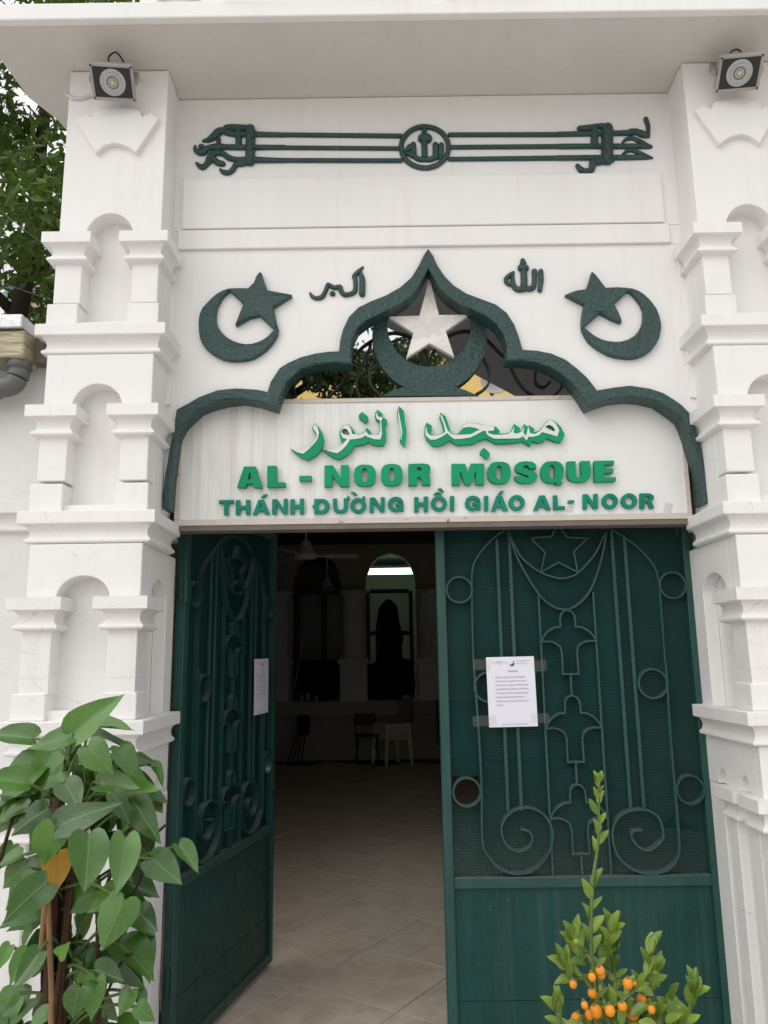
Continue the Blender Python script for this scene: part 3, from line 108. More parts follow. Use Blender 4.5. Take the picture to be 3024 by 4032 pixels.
def white_paint(name, col, dirt=0.1, rough=0.62, bumpk=0.5, chips=True):
    m, n, l, b = base_mat(name, col, rough, 0, 0.35)
    v = coord(n, l)
    big = noise(n, l, v, 2.3, 5)
    c = ramp(n, l, big, [(0.3, tuple(x * (1 - dirt * 0.8) for x in col)), (0.65, col)])
    st = noise(n, l, coord(n, l, (9, 9, 0.9)), 2.0, 5, 0.6)
    c = mixc(n, l, c, tuple(x * k for x, k in zip(col, (1 - dirt * 1.6, 1 - dirt * 1.9, 1 - dirt * 2.4))), ramp(n, l, st, [(0.56, (0, 0, 0)), (0.8, (0.6, 0.6, 0.6))]))
    if chips:
        f = noise(n, l, v, 46, 3, 0.6, 0.4)
        c = mixc(n, l, c, (0.36, 0.34, 0.31), ramp(n, l, f, [(0.765, (0, 0, 0)), (0.79, (0.7, 0.7, 0.7))]))
    dv = n.new('ShaderNodeVectorMath'); dv.operation = 'ADD'; nt = n.new('ShaderNodeTexNoise'); nt.inputs['Scale'].default_value = 5.0; nt.inputs['Detail'].default_value = 5; l.new(v, nt.inputs['Vector'])
    sc_ = n.new('ShaderNodeVectorMath'); sc_.operation = 'SCALE'; sc_.inputs['Scale'].default_value = 0.22; l.new(nt.outputs['Color'], sc_.inputs[0]); l.new(v, dv.inputs[0]); l.new(sc_.outputs[0], dv.inputs[1])
    vo = n.new('ShaderNodeTexVoronoi'); vo.feature = 'DISTANCE_TO_EDGE'; vo.inputs['Scale'].default_value = 3.4; l.new(dv.outputs[0], vo.inputs['Vector'])
    ck = mth(n, l, 'LESS_THAN', vo.outputs['Distance'], 0.0055)
    ckm = ramp(n, l, noise(n, l, v, 3.1, 3), [(0.52, (0, 0, 0)), (0.62, (1, 1, 1))])
    gq = n.new('ShaderNodeNewGeometry'); sq = n.new('ShaderNodeSeparateXYZ'); l.new(gq.outputs['Position'], sq.inputs[0])
    lowc = n.new('ShaderNodeMapRange'); lowc.inputs['From Min'].default_value = 3.2; lowc.inputs['From Max'].default_value = 2.0; lowc.inputs['To Min'].default_value = 0.06; lowc.inputs['To Max'].default_value = 1.0
    l.new(sq.outputs['Z'], lowc.inputs['Value'])
    crack = mth(n, l, 'MULTIPLY', mth(n, l, 'MULTIPLY', ck, ckm), lowc.outputs[0])
    c = mixc(n, l, c, tuple(x * 0.62 for x in col), mth(n, l, 'MULTIPLY', crack, 0.55 if chips else 0.1))
    rain = noise(n, l, coord(n, l, (22, 22, 0.7)), 1.0, 5, 0.6)
    c = mixc(n, l, c, (col[0] * 0.86, col[1] * 0.83, col[2] * 0.77), ramp(n, l, rain, [(0.52, (0, 0, 0)), (0.72, (0.32, 0.32, 0.32))]))
    l.new(c, b.inputs['Base Color'])
    # hand plastered: broad waviness, brush texture and cracked paint flakes
    n1 = noise(n, l, v, 7, 3); n2 = noise(n, l, coord(n, l, (1, 1, 2.6)), 55, 5, 0.6)
    fl = noise(n, l, coord(n, l, (1, 1, 2.2)), 11, 6, 0.62, 1.2)
    fl = ramp(n, l, fl, [(0.60, (0, 0, 0)), (0.625, (1, 1, 1)), (0.66, (0.25, 0.25, 0.25))])
    gp = n.new('ShaderNodeNewGeometry'); sz = n.new('ShaderNodeSeparateXYZ'); l.new(gp.outputs['Position'], sz.inputs[0])
    low = n.new('ShaderNodeMapRange'); low.inputs['From Min'].default_value = 3.3; low.inputs['From Max'].default_value = 1.6; low.inputs['To Min'].default_value = 0.0; low.inputs['To Max'].default_value = 1.0
    l.new(sz.outputs['Z'], low.inputs['Value']); fl = mth(n, l, 'MULTIPLY', fl, low.outputs[0])   # the paint has flaked where people and rain reach it
    h = mth(n, l, 'ADD', mth(n, l, 'MULTIPLY', n1, 0.9), mth(n, l, 'ADD', mth(n, l, 'MULTIPLY', n2, 0.22), mth(n, l, 'MULTIPLY', fl, 0.17)))
    bump(n, l, b, h, bumpk, 0.008)
    return m
M = {}
M['white'] = white_paint('white_wall_paint', (0.82, 0.812, 0.80), 0.06)
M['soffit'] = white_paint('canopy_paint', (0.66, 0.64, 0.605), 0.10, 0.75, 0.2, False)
M['sidewall'] = white_paint('side_wall_paint', (0.76, 0.755, 0.745), 0.12, 0.7, 0.6)
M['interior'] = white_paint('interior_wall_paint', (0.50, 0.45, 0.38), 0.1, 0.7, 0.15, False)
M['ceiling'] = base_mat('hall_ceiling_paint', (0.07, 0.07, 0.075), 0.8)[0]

def enamel(name, col, rough, bscale, bstr, spec=0.5, dustcol=None, bdist=0.004):
    m, n, l, b = base_mat(name, col, rough, 0, spec)
    v = coord(n, l); f = noise(n, l, v, 5, 5)
    c = ramp(n, l, f, [(0.3, tuple(x * 0.82 for x in col)), (0.7, tuple(x * 1.12 for x in col))])
    sp = noise(n, l, v, 130, 2, 0.5)
    c = mixc(n, l, c, (0.30, 0.33, 0.31), ramp(n, l, sp, [(0.735, (0, 0, 0)), (0.77, (0.55, 0.55, 0.55))]))
    if dustcol:
        d = noise(n, l, v, 17, 6, 0.65)
        g = n.new('ShaderNodeNewGeometry'); sx = n.new('ShaderNodeSeparateXYZ'); l.new(g.outputs['Normal'], sx.inputs[0])
        up = mth(n, l, 'MULTIPLY', ramp(n, l, sx.outputs['Z'], [(0.35, (0, 0, 0)), (0.9, (1, 1, 1))]), d)
        c = mixc(n, l, c, dustcol, mth(n, l, 'MULTIPLY', up, 1.0))
    if name.startswith('green'):
        stv = noise(n, l, coord(n, l, (30, 30, 1.3)), 1.0, 5, 0.65)
        c = mixc(n, l, c, (0.075, 0.105, 0.095), ramp(n, l, stv, [(0.48, (0, 0, 0)), (0.80, (0.38, 0.38, 0.38))]))
        scr = noise(n, l, coord(n, l, (60, 60, 7)), 1.0, 2, 0.5, 2.0)
        c = mixc(n, l, c, (0.16, 0.17, 0.15), ramp(n, l, scr, [(0.735, (0, 0, 0)), (0.76, (0.22, 0.22, 0.22))]))
    l.new(c, b.inputs['Base Color'])
    r = ramp(n, l, noise(n, l, v, 22, 4), [(0.3, (rough * 0.8,) * 3), (0.7, (min(1, rough * 1.35),) * 3)]); l.new(r, b.inputs['Roughness'])
    h = mth(n, l, 'ADD', noise(n, l, v, bscale, 3, 0.5, 0.6), mth(n, l, 'MULTIPLY', noise(n, l, v, bscale * 3.1, 2), 0.3))
    bump(n, l, b, h, bstr, bdist)
    return m
M['relief'] = enamel('dark_green_relief_paint', (0.024, 0.066, 0.062), 0.33, 62, 1.0, 0.5, None, 0.011)
M['iron'] = enamel('green_door_enamel', (0.012, 0.064, 0.055), 0.38, 40, 0.30, 0.45, (0.16, 0.15, 0.14))
M['panel'] = enamel('green_sheet_metal', (0.006, 0.050, 0.043), 0.40, 5, 0.12, 0.3, None, 0.006)
M['blackiron'] = enamel('black_iron', (0.015, 0.017, 0.018), 0.5, 30, 0.2)
M['letter_a'] = enamel('emerald_sign_letter', (0.0, 0.29, 0.125), 0.45, 12, 0.05, 0.25)
M['letter_b'] = enamel('teal_sign_letter', (0.0, 0.21, 0.13), 0.45, 12, 0.05, 0.25)
M['letter_white'] = base_mat('white_sign_inlay', (0.68, 0.70, 0.68), 0.4)[0]
M['grey_metal'] = enamel('grey_cast_metal', (0.36, 0.34, 0.31), 0.5, 60, 0.15)
M['steel'] = base_mat('bright_steel', (0.55, 0.55, 0.55), 0.3, 0.9)[0]
M['black'] = base_mat('black_rubber', (0.012, 0.012, 0.013), 0.5)[0]
M['darkcloth'] = enamel('dark_cloth', (0.010, 0.012, 0.020), 0.9, 30, 0.2, 0.1)
M['chair'] = enamel('cream_plastic', (0.84, 0.78, 0.66), 0.45, 20, 0.03)
M['fanwhite'] = enamel('cream_fan_enamel', (0.76, 0.71, 0.65), 0.4, 20, 0.03)
M['pvc'] = enamel('grey_pvc', (0.11, 0.115, 0.11), 0.45, 25, 0.15, 0.5, (0.3, 0.29, 0.27))
M['brick'] = enamel('raw_brick', (0.10, 0.045, 0.030), 0.9, 60, 0.6, 0.2)
M['mortar'] = enamel('raw_mortar', (0.06, 0.052, 0.045), 0.95, 40, 0.6, 0.2)
M['pot'] = enamel('glazed_pot', (0.12, 0.035, 0.018), 0.3, 12, 0.1)
M['soil'] = enamel('soil', (0.035, 0.024, 0.016), 0.95, 60, 0.8, 0.2)
M['yellowwall'] = white_paint('yellow_facade_paint', (0.80, 0.58, 0.20), 0.1, 0.8, 0.2, False)
M['roofgrey'] = enamel('grey_roof_sheet', (0.10, 0.10, 0.105), 0.6, 20, 0.1)
M['board'] = enamel('pinkish_bargeboard', (0.46, 0.34, 0.28), 0.7, 20, 0.2)
M['teal'] = enamel('faded_teal_board', (0.22, 0.42, 0.45), 0.7, 20, 0.2)
M['cream'] = white_paint('cream_facade_paint', (0.52, 0.46, 0.34), 0.15, 0.8, 0.2, False)
M['darkwood'] = enamel('weathered_plank', (0.17, 0.14, 0.12), 0.8, 40, 0.4)

def concrete():
    m, n, l, b = base_mat('worn_white_concrete', (0.55, 0.53, 0.50), 0.8, 0, 0.3)
    v = coord(n, l); f = noise(n, l, v, 9, 5, 0.6, 0.5)
    c = ramp(n, l, f, [(0.40, (0.76, 0.73, 0.69)), (0.5, (0.66, 0.64, 0.61)), (0.56, (0.80, 0.77, 0.73))]); l.new(c, b.inputs['Base Color'])
    bump(n, l, b, noise(n, l, v, 60, 4), 0.3, 0.003); return m
M['concrete'] = concrete()

def sign_panel():
    m, n, l, b = base_mat('weathered_sign_sheet', (0.76, 0.745, 0.70), 0.38, 0, 0.5)
    st = noise(n, l, coord(n, l, (26, 1, 1.1)), 1.0, 6, 0.62)
    t = n.new('ShaderNodeTexCoord'); sx = n.new('ShaderNodeSeparateXYZ'); l.new(t.outputs['Object'], sx.inputs[0])
    left = ramp(n, l, mth(n, l, 'MULTIPLY_ADD', sx.outputs['X'], 0.45), [(0.10, (1, 1, 1)), (0.62, (0.12, 0.12, 0.12))])
    left.node.inputs[0].links[0].from_node.inputs[2].default_value = 0.5
    s = mth(n, l, 'MULTIPLY', ramp(n, l, st, [(0.42, (0, 0, 0)), (0.72, (1, 1, 1))]), left)
    c = mixc(n, l, (0.79, 0.785, 0.765), (0.40, 0.355, 0.29), mth(n, l, 'MULTIPLY', s, 0.48))
    blot = noise(n, l, coord(n, l), 6, 5, 0.6)
    c = mixc(n, l, c, (0.62, 0.59, 0.54), ramp(n, l, blot, [(0.55, (0, 0, 0)), (0.8, (0.45, 0.45, 0.45))]))
    sp = noise(n, l, coord(n, l), 60, 2, 0.5)
    c = mixc(n, l, c, (0.16, 0.13, 0.10), ramp(n, l, sp, [(0.76, (0, 0, 0)), (0.79, (0.9, 0.9, 0.9))]))
    l.new(c, b.inputs['Base Color']); bump(n, l, b, noise(n, l, coord(n, l), 3, 3), 0.12, 0.01); return m
M['sign'] = sign_panel()
def rusty_frame():
    m, n, l, b = base_mat('rust_spotted_angle_iron', (0.60, 0.56, 0.50), 0.5)
    f = noise(n, l, coord(n, l, (1, 1, 1.6)), 24, 4, 0.6, 0.3)
    c = ramp(n, l, f, [(0.0, (0.60, 0.56, 0.51)), (0.64, (0.57, 0.52, 0.46)), (0.70, (0.21, 0.12, 0.06)), (0.8, (0.10, 0.055, 0.03))]); l.new(c, b.inputs['Base Color']); return m
M['rust'] = rusty_frame()

def mesh_mat():
    m, n, l, b = base_mat('perforated_green_sheet', (0.008, 0.050, 0.045), 0.5, 0, 0.12)
    t = n.new('ShaderNodeTexCoord'); sx = n.new('ShaderNodeSeparateXYZ'); l.new(t.outputs['Object'], sx.inputs[0])
    a = 0.0070; q = a * math.sqrt(3)
    def cell(off):
        fx = mth(n, l, 'SUBTRACT', mth(n, l, 'FRACT', mth(n, l, 'ADD', mth(n, l, 'DIVIDE', sx.outputs['X'], a), off + 1000)), 0.5)
        fz = mth(n, l, 'SUBTRACT', mth(n, l, 'FRACT', mth(n, l, 'ADD', mth(n, l, 'DIVIDE', sx.outputs['Z'], q), off + 1000)), 0.5)
        fx = mth(n, l, 'MULTIPLY', fx, a); fz = mth(n, l, 'MULTIPLY', fz, q)
        return mth(n, l, 'SQRT', mth(n, l, 'ADD', mth(n, l, 'MULTIPLY', fx, fx), mth(n, l, 'MULTIPLY', fz, fz)))
    hole = mth(n, l, 'LESS_THAN', mth(n, l, 'MINIMUM', cell(0.0), cell(0.5)), 0.0021)
    f = noise(n, l, coord(n, l), 6, 4)
    l.new(ramp(n, l, f, [(0.3, (0.005, 0.037, 0.034)), (0.7, (0.009, 0.052, 0.047))]), b.inputs['Base Color'])
    tr = n.new('ShaderNodeBsdfTransparent'); mx = n.new('ShaderNodeMixShader'); out = n['Material Output']
    l.new(hole, mx.inputs[0]); l.new(b.outputs[0], mx.inputs[1]); l.new(tr.outputs[0], mx.inputs[2]); l.new(mx.outputs[0], out.inputs[0]); return m
M['mesh'] = mesh_mat()

def tile_mat():
    m, n, l, b = base_mat('stone_floor_tile', (0.40, 0.33, 0.28), 0.38, 0, 0.4)
    oi = n.new('ShaderNodeObjectInfo'); v = coord(n, l)
    av = n.new('ShaderNodeVectorMath'); av.operation = 'ADD'; l.new(v, av.inputs[0]); 
    cm = n.new('ShaderNodeCombineXYZ'); l.new(mth(n, l, 'MULTIPLY', oi.outputs['Random'], 40.0), cm.inputs[0]); l.new(cm.outputs[0], av.inputs[1])
    f = noise(n, l, av.outputs[0], 5, 7, 0.62, 0.9); g = noise(n, l, av.outputs[0], 22, 6, 0.65, 0.5)
    c = ramp(n, l, f, [(0.28, (0.58, 0.465, 0.37)), (0.5, (0.72, 0.60, 0.49)), (0.72, (0.80, 0.69, 0.58))])
    c = mixc(n, l, c, (0.46, 0.41, 0.37), ramp(n, l, g, [(0.5, (0, 0, 0)), (0.75, (0.6, 0.6, 0.6))]))
    l.new(c, b.inputs['Base Color']); bump(n, l, b, mth(n, l, 'ADD', f, mth(n, l, 'MULTIPLY', g, 0.4)), 0.25, 0.006); return m
M['tile'] = tile_mat()
M['grout'] = enamel('dark_grout', (0.10, 0.085, 0.075), 0.9, 60, 0.3, 0.2)
def pave():
    m, n, l, b = base_mat('street_paving', (0.32, 0.29, 0.26), 0.8)
    v = coord(n, l); f = noise(n, l, v, 1.2, 6)
    l.new(ramp(n, l, f, [(0.3, (0.48, 0.45, 0.42)), (0.7, (0.58, 0.55, 0.515))]), b.inputs['Base Color']); bump(n, l, b, noise(n, l, v, 40, 4), 0.4, 0.01); return m
M['pave'] = pave()

def leaf_mat(name, c0, c1, rough, vein=None, dust=0.0, trans=0.25, under=None):
    m, n, l, b = base_mat(name, c0, rough, 0, 0.5)
    oi = n.new('ShaderNodeObjectInfo'); t = n.new('ShaderNodeTexCoord')
    f = noise(n, l, t.outputs['Object'], 14, 3)
    k = mth(n, l, 'ADD', mth(n, l, 'MULTIPLY', oi.outputs['Random'], 0.7), mth(n, l, 'MULTIPLY', f, 0.35))
    c = ramp(n, l, k, [(0.1, c0), (0.95, c1)])
    if vein:
        sx = n.new('ShaderNodeSeparateXYZ'); l.new(t.outputs['Generated'], sx.inputs[0])
        ax = mth(n, l, 'ABSOLUTE', mth(n, l, 'SUBTRACT', sx.outputs['X'], 0.5))
        mid = mth(n, l, 'LESS_THAN', ax, 0.014)
        side = mth(n, l, 'FRACT', mth(n, l, 'SUBTRACT', mth(n, l, 'MULTIPLY', sx.outputs['Y'], 9.0), mth(n, l, 'MULTIPLY', ax, 9.0)))
        sv = ramp(n, l, side, [(0.0, (0.35, 0.35, 0.35)), (0.10, (0, 0, 0)), (0.9, (0, 0, 0)), (1.0, (0.35, 0.35, 0.35))])
        c = mixc(n, l, c, vein, mth(n, l, 'MAXIMUM', mth(n, l, 'MULTIPLY', mid, 0.8), mth(n, l, 'MULTIPLY', sv, 0.45)))
    if dust:
        d = noise(n, l, t.outputs['Object'], 260, 2, 0.5)
        e = noise(n, l, t.outputs['Object'], 9, 4)
        dd = mth(n, l, 'MULTIPLY', ramp(n, l, d, [(0.5, (0.1, 0.1, 0.1)), (0.68, (1, 1, 1))]), ramp(n, l, e, [(0.35, (0, 0, 0)), (0.65, (1, 1, 1))]))
        pick = ramp(n, l, mth(n, l, 'FRACT', mth(n, l, 'MULTIPLY', oi.outputs['Random'], 7.31)), [(0.35, (0.15, 0.15, 0.15)), (0.85, (1, 1, 1))])
        c = mixc(n, l, c, (0.30, 0.34, 0.26), mth(n, l, 'MULTIPLY', mth(n, l, 'MULTIPLY', dd, dust), pick))
    if under:
        g = n.new('ShaderNodeNewGeometry'); c = mixc(n, l, c, under, mth(n, l, 'MULTIPLY', g.outputs['Backfacing'], 0.7))
    l.new(c, b.inputs['Base Color'])
    if vein: b.inputs['Coat Weight'].default_value = 0.35; b.inputs['Coat Roughness'].default_value = 0.22; bump(n, l, b, side, 0.12, 0.02)
    tl = n.new('ShaderNodeBsdfTranslucent'); l.new(mixc(n, l, c, (0.9, 1.0, 0.35), 1.0, 'MULTIPLY'), tl.inputs[0])
    mx = n.new('ShaderNodeMixShader'); mx.inputs[0].default_value = trans; out = n['Material Output']
    l.new(b.outputs[0], mx.inputs[1]); l.new(tl.outputs[0], mx.inputs[2]); l.new(mx.outputs[0], out.inputs[0]); return m
M['pothos'] = leaf_mat('pothos_leaf', (0.013, 0.058, 0.008), (0.100, 0.250, 0.030), 0.28, (0.13, 0.26, 0.07), 0.38, 0.18, (0.07, 0.13, 0.045))
M['pothos_young'] = leaf_mat('young_leaf', (0.08, 0.24, 0.012), (0.10, 0.27, 0.02), 0.3, (0.14, 0.30, 0.05), 0, 0.2)
M['pothos_yellow'] = leaf_mat('yellowed_leaf', (0.42, 0.22, 0.012), (0.45, 0.25, 0.02), 0.4, (0.3, 0.18, 0.02), 0, 0.15)
M['kumquat'] = leaf_mat('kumquat_leaf', (0.075, 0.150, 0.020), (0.25, 0.36, 0.045), 0.34, (0.24, 0.34, 0.09), 0, 0.15, (0.13, 0.19, 0.06))
M['treeleaf'] = leaf_mat('tree_leaf', (0.016, 0.044, 0.008), (0.105, 0.180, 0.026), 0.5, None, 0, 0.38)
M['fruit'] = enamel('orange_kumquat_skin', (0.80, 0.27, 0.010), 0.33, 420, 0.6, 0.5, None, 0.002)
M['greenfruit'] = enamel('green_kumquat_skin', (0.20, 0.32, 0.02), 0.35, 220, 0.2, 0.5, None, 0.001)
M['bark'] = enamel('climber_bark', (0.062, 0.036, 0.022), 0.9, 45, 0.8, 0.2, None, 0.01)
M['vine'] = enamel('orange_brown_vine', (0.24, 0.13, 0.055), 0.55, 60, 0.5)
M['petiole'] = enamel('green_stem', (0.10, 0.16, 0.035), 0.5, 60, 0.1)
M['treebark'] = enamel('dark_tree_bark', (0.030, 0.022, 0.016), 0.9, 30, 0.8, 0.2, None, 0.02)
M['paper'] = base_mat('white_paper', (0.76, 0.76, 0.84), 0.7, 0, 0.2)[0]
M['ink'] = base_mat('grey_ink', (0.10, 0.10, 0.14), 0.7)[0]
M['red'] = base_mat('red_ink', (0.4, 0.05, 0.05), 0.7)[0]
def clear(name, tint, alpha, rough):
    m, n, l, b = base_mat(name, tint, rough, 0, 0.8); b.inputs['Alpha'].default_value = alpha; return m
M['tape'] = clear('yellowed_clear_tape', (0.40, 0.40, 0.34), 0.11, 0.12)
M['glass'] = clear('dusty_pane', (0.45, 0.55, 0.5), 0.25, 0.25)
M['lampglass'] = base_mat('black_lamp_glass', (0.008, 0.009, 0.012), 0.08, 0, 0.6)[0]
M['reflector'] = base_mat('satin_reflector', (0.46, 0.47, 0.47), 0.25, 0.8)[0]
M['led'] = base_mat('unlit_led_chip', (0.62, 0.58, 0.28), 0.4)[0]
def plast():
    m, n, l, b = base_mat('amber_ribbed_plastic', (0.50, 0.42, 0.20), 0.18, 0, 0.7)
    f = noise(n, l, coord(n, l, (3, 1, 26)), 2.2, 4, 0.6, 0.8)
    l.new(ramp(n, l, f, [(0.3, (0.16, 0.145, 0.11)), (0.5, (0.30, 0.27, 0.19)), (0.62, (0.46, 0.39, 0.20)), (0.72, (0.60, 0.59, 0.54))]), b.inputs['Base Color'])
    bump(n, l, b, f, 0.6, 0.02); return m
M['plastic'] = plast()
def foil():
    m, n, l, b = base_mat('crumpled_silver_flashing', (0.52, 0.52, 0.53), 0.28, 0.8)
    bump(n, l, b, noise(n, l, coord(n, l), 9, 4, 0.6, 0.8), 0.7, 0.02); return m
M['foil'] = foil()
def emis(name, col, s):
    m = bpy.data.materials.new(name); m.use_nodes = True; n = m.node_tree.nodes; l = m.node_tree.links
    e = n.new('ShaderNodeEmission'); e.inputs[0].default_value = (*col, 1); e.inputs[1].default_value = s
    l.new(e.outputs[0], n['Material Output'].inputs[0]); return m
M['tube'] = emis('lit_fluorescent_tube', (0.62, 1.0, 0.70), 3.6)

# ---------------------------------------------------------------- mesh helpers
def link(name, bm, mat, parent=None, smooth=False, fix=True):
    if fix: bmesh.ops.recalc_face_normals(bm, faces=bm.faces)
    me = bpy.data.meshes.new(name); bm.to_mesh(me); bm.free()
    if smooth:
        for p in me.polygons: p.use_smooth = True
    me.materials.append(M[mat]); o = bpy.data.objects.new(name, me); COL.objects.link(o)
    if parent is not None: o.parent = parent
    return o
def tag(o, label=None, cat=None, group=None, kind=None):
    for k, v in (('label', label), ('category', cat), ('group', group), ('kind', kind)):
        if v: o[k] = v
    return o
def thing(name, label, cat, loc=(0, 0, 0), rz=0.0, group=None):
    o = bpy.data.objects.new(name, None); COL.objects.link(o); o.location = loc; o.rotation_euler = (0, 0, rz)
    o.empty_display_size = 0.1
    return tag(o, label, cat, group)
def copy_tree(o, parent=None):
    c = o.copy(); COL.objects.link(c)
    if parent is not None: c.parent = parent
    for ch in list(o.children): copy_tree(ch, c)
    return c
def box(bm, x0, x1, y0, y1, z0, z1, bev=0.0, seg=2):
    vs_ = [bm.verts.new((x, y, z)) for x in (x0, x1) for y in (y0, y1) for z in (z0, z1)]
    fs = [bm.faces.new([vs_[i] for i in f]) for f in ((0, 1, 3, 2), (4, 6, 7, 5), (0, 4, 5, 1), (2, 3, 7, 6), (0, 2, 6, 4), (1, 5, 7, 3))]
    if bev:
        ed = set(e for f in fs for e in f.edges)
        bmesh.ops.bevel(bm, geom=list(ed), offset=bev, segments=seg, affect='EDGES', profile=0.5)
    return bm
def xform(bm, mat, verts=None):
    bmesh.ops.transform(bm, matrix=mat, verts=verts or bm.verts)
def nb(): return bmesh.new()
def poly(bm, loops, y0, y1, bev=0.0):
    """outline(s) in (x, z), first loop outer, the rest holes, extruded from y0 (front) to y1 (back)"""
    lp = [[Vector((p[0], p[1], 0)) for p in L] for L in loops]
    tris = tessellate_polygon(lp)
    flat = [v for L in lp for v in L]
    fr = [bm.verts.new((v.x, y0, v.y)) for v in flat]; bk = [bm.verts.new((v.x, y1, v.y)) for v in flat]
    front = []
    for t in tris:
        try: front.append(bm.faces.new([fr[i] for i in t])); bm.faces.new([bk[i] for i in reversed(t)])
        except ValueError: pass
    i0 = 0; rim = []
    for L in lp:
        k = len(L)
        for i in range(k):
            a, b_ = i0 + i, i0 + (i + 1) % k
            try: bm.faces.new((fr[a], fr[b_], bk[b_], bk[a]))
            except ValueError: continue
            e = bm.edges.get((fr[a], fr[b_]))
            if e: rim.append(e)
        i0 += k
    bmesh.ops.recalc_face_normals(bm, faces=bm.faces)
    if bev: bmesh.ops.bevel(bm, geom=rim, offset=bev, segments=2, affect='EDGES', profile=0.5)
    return bm
def spline(pts, per=4, closed=False):
    P = [Vector(p) for p in pts]; n = len(P); out = []
    if n < 3: return [tuple(p) for p in P]
    for i in range(n if closed else n - 1):
        p1, p2 = P[i], P[(i + 1) % n]
        p0 = P[i - 1] if (i > 0 or closed) else p1 * 2 - p2
        p3 = P[(i + 2) % n] if (i + 2 < n or closed) else p2 * 2 - p1
        for k in range(per):
            t = k / per
            out.append(tuple(0.5 * ((2 * p1) + (p2 - p0) * t + (2 * p0 - 5 * p1 + 4 * p2 - p3) * t * t + (3 * p1 - p0 - 3 * p2 + p3) * t ** 3)))
    if not closed: out.append(tuple(P[-1]))
    return out
def stroke(bm, pts, yb, depth, per=3):
    """raised half-round stroke lying on a wall; pts (x, z, width)"""
    p = spline(pts, per) if len(pts) > 2 else list(pts)
    n = len(p); rows = []
    def row(x, z, tx, tz, w, k):
        nx, nz = -tz, tx; r = []
        for j in range(9):
            a = math.pi * j / 8; c, s = math.cos(a), math.sin(a) ** 0.6
            jit = 1 + random.uniform(-0.035, 0.035)
            r.append(bm.verts.new((x + nx * c * w / 2 * k * jit, yb - min(depth, w * 0.6) * s * (0.35 + 0.65 * k) if 0 < j < 8 else yb, z + nz * c * w / 2 * k * jit)))
        return r
    for i in range(n):
        a, b_ = p[max(0, i - 1)], p[min(n - 1, i + 1)]
        tx, tz = b_[0] - a[0], b_[1] - a[1]; d = math.hypot(tx, tz) or 1; tx /= d; tz /= d
        x, z, w = p[i]; w = max(w, 0.002)
        if i == 0:
            rows.append(row(x - tx * w * 0.42, z - tz * w * 0.42, tx, tz, w, 0.35)); rows.append(row(x - tx * w * 0.25, z - tz * w * 0.25, tx, tz, w, 0.8))
        rows.append(row(x, z, tx, tz, w, 1.0))
        if i == n - 1:
            rows.append(row(x + tx * w * 0.25, z + tz * w * 0.25, tx, tz, w, 0.8)); rows.append(row(x + tx * w * 0.42, z + tz * w * 0.42, tx, tz, w, 0.35))
    for r0, r1 in zip(rows, rows[1:]):
        for j in range(8): bm.faces.new((r0[j], r0[j + 1], r1[j + 1], r1[j]))
    bm.faces.new(rows[0]); bm.faces.new(list(reversed(rows[-1])))
    return bm
def flatbar(bm, pts, t, y0, y1, closed=False, per=1):
    """flat iron set on edge: path in (x, z), thickness t in the plane, running from y0 to y1"""
    p = spline(pts, per, closed) if per > 1 else [tuple(q) for q in pts]
    n = len(p); rows = []
    for i in range(n):
        a = p[i - 1] if (closed or i > 0) else p[i]; b_ = p[(i + 1) % n] if (closed or i < n - 1) else p[i]
        d1 = Vector((p[i][0] - a[0], p[i][1] - a[1])); d2 = Vector((b_[0] - p[i][0], b_[1] - p[i][1]))
        if d1.length < 1e-9: d1 = d2
        if d2.length < 1e-9: d2 = d1
        d1.normalize(); d2.normalize(); tg = (d1 + d2)
        if tg.length < 1e-6: tg = d1.copy()
        tg.normalize(); k = min(2.0, 1 / max(0.4, abs(tg.dot(d1))))
        nx, nz = -tg.y * t / 2 * k, tg.x * t / 2 * k; x, z = p[i][0], p[i][1]
        rows.append([bm.verts.new(q) for q in ((x + nx, y0, z + nz), (x - nx, y0, z - nz), (x - nx, y1, z - nz), (x + nx, y1, z + nz))])
    m = n if closed else n - 1
    for i in range(m):
        r0, r1 = rows[i], rows[(i + 1) % n]
        for j in range(4): bm.faces.new((r0[j], r0[(j + 1) % 4], r1[(j + 1) % 4], r1[j]))
    if not closed: bm.faces.new(rows[0]); bm.faces.new(list(reversed(rows[-1])))
    return bm
def tube(bm, pts, rad, n=8, cap=True):
    P = [Vector(p) for p in pts]; rows = []
    ref = Vector((0.13, 0.21, 0.97))
    for i, p in enumerate(P):
        d = (P[min(i + 1, len(P) - 1)] - P[max(i - 1, 0)]).normalized()
        if abs(d.dot(ref)) > 0.96: rf = Vector((1, 0.1, 0))
        else: rf = ref
        u = d.cross(rf).normalized(); v = d.cross(u)
        r = rad[i] if isinstance(rad, (list, tuple)) else rad
        rows.append([bm.verts.new(p + (u * math.cos(2 * math.pi * k / n) + v * math.sin(2 * math.pi * k / n)) * r) for k in range(n)])
    for a, b_ in zip(rows, rows[1:]):
        for k in range(n): bm.faces.new((a[k], a[(k + 1) % n], b_[(k + 1) % n], b_[k]))
    if cap: bm.faces.new(list(reversed(rows[0]))); bm.faces.new(rows[-1])
    return bm
def lathe(bm, prof, cx=0, cy=0, n=24):
    rows = [[bm.verts.new((cx + r * math.cos(2 * math.pi * k / n), cy + r * math.sin(2 * math.pi * k / n), z)) for k in range(n)] for r, z in prof]
    for a, b_ in zip(rows, rows[1:]):
        for k in range(n): bm.faces.new((a[k], a[(k + 1) % n], b_[(k + 1) % n], b_[k]))
    bm.faces.new(list(reversed(rows[0]))); bm.faces.new(rows[-1]); return bm
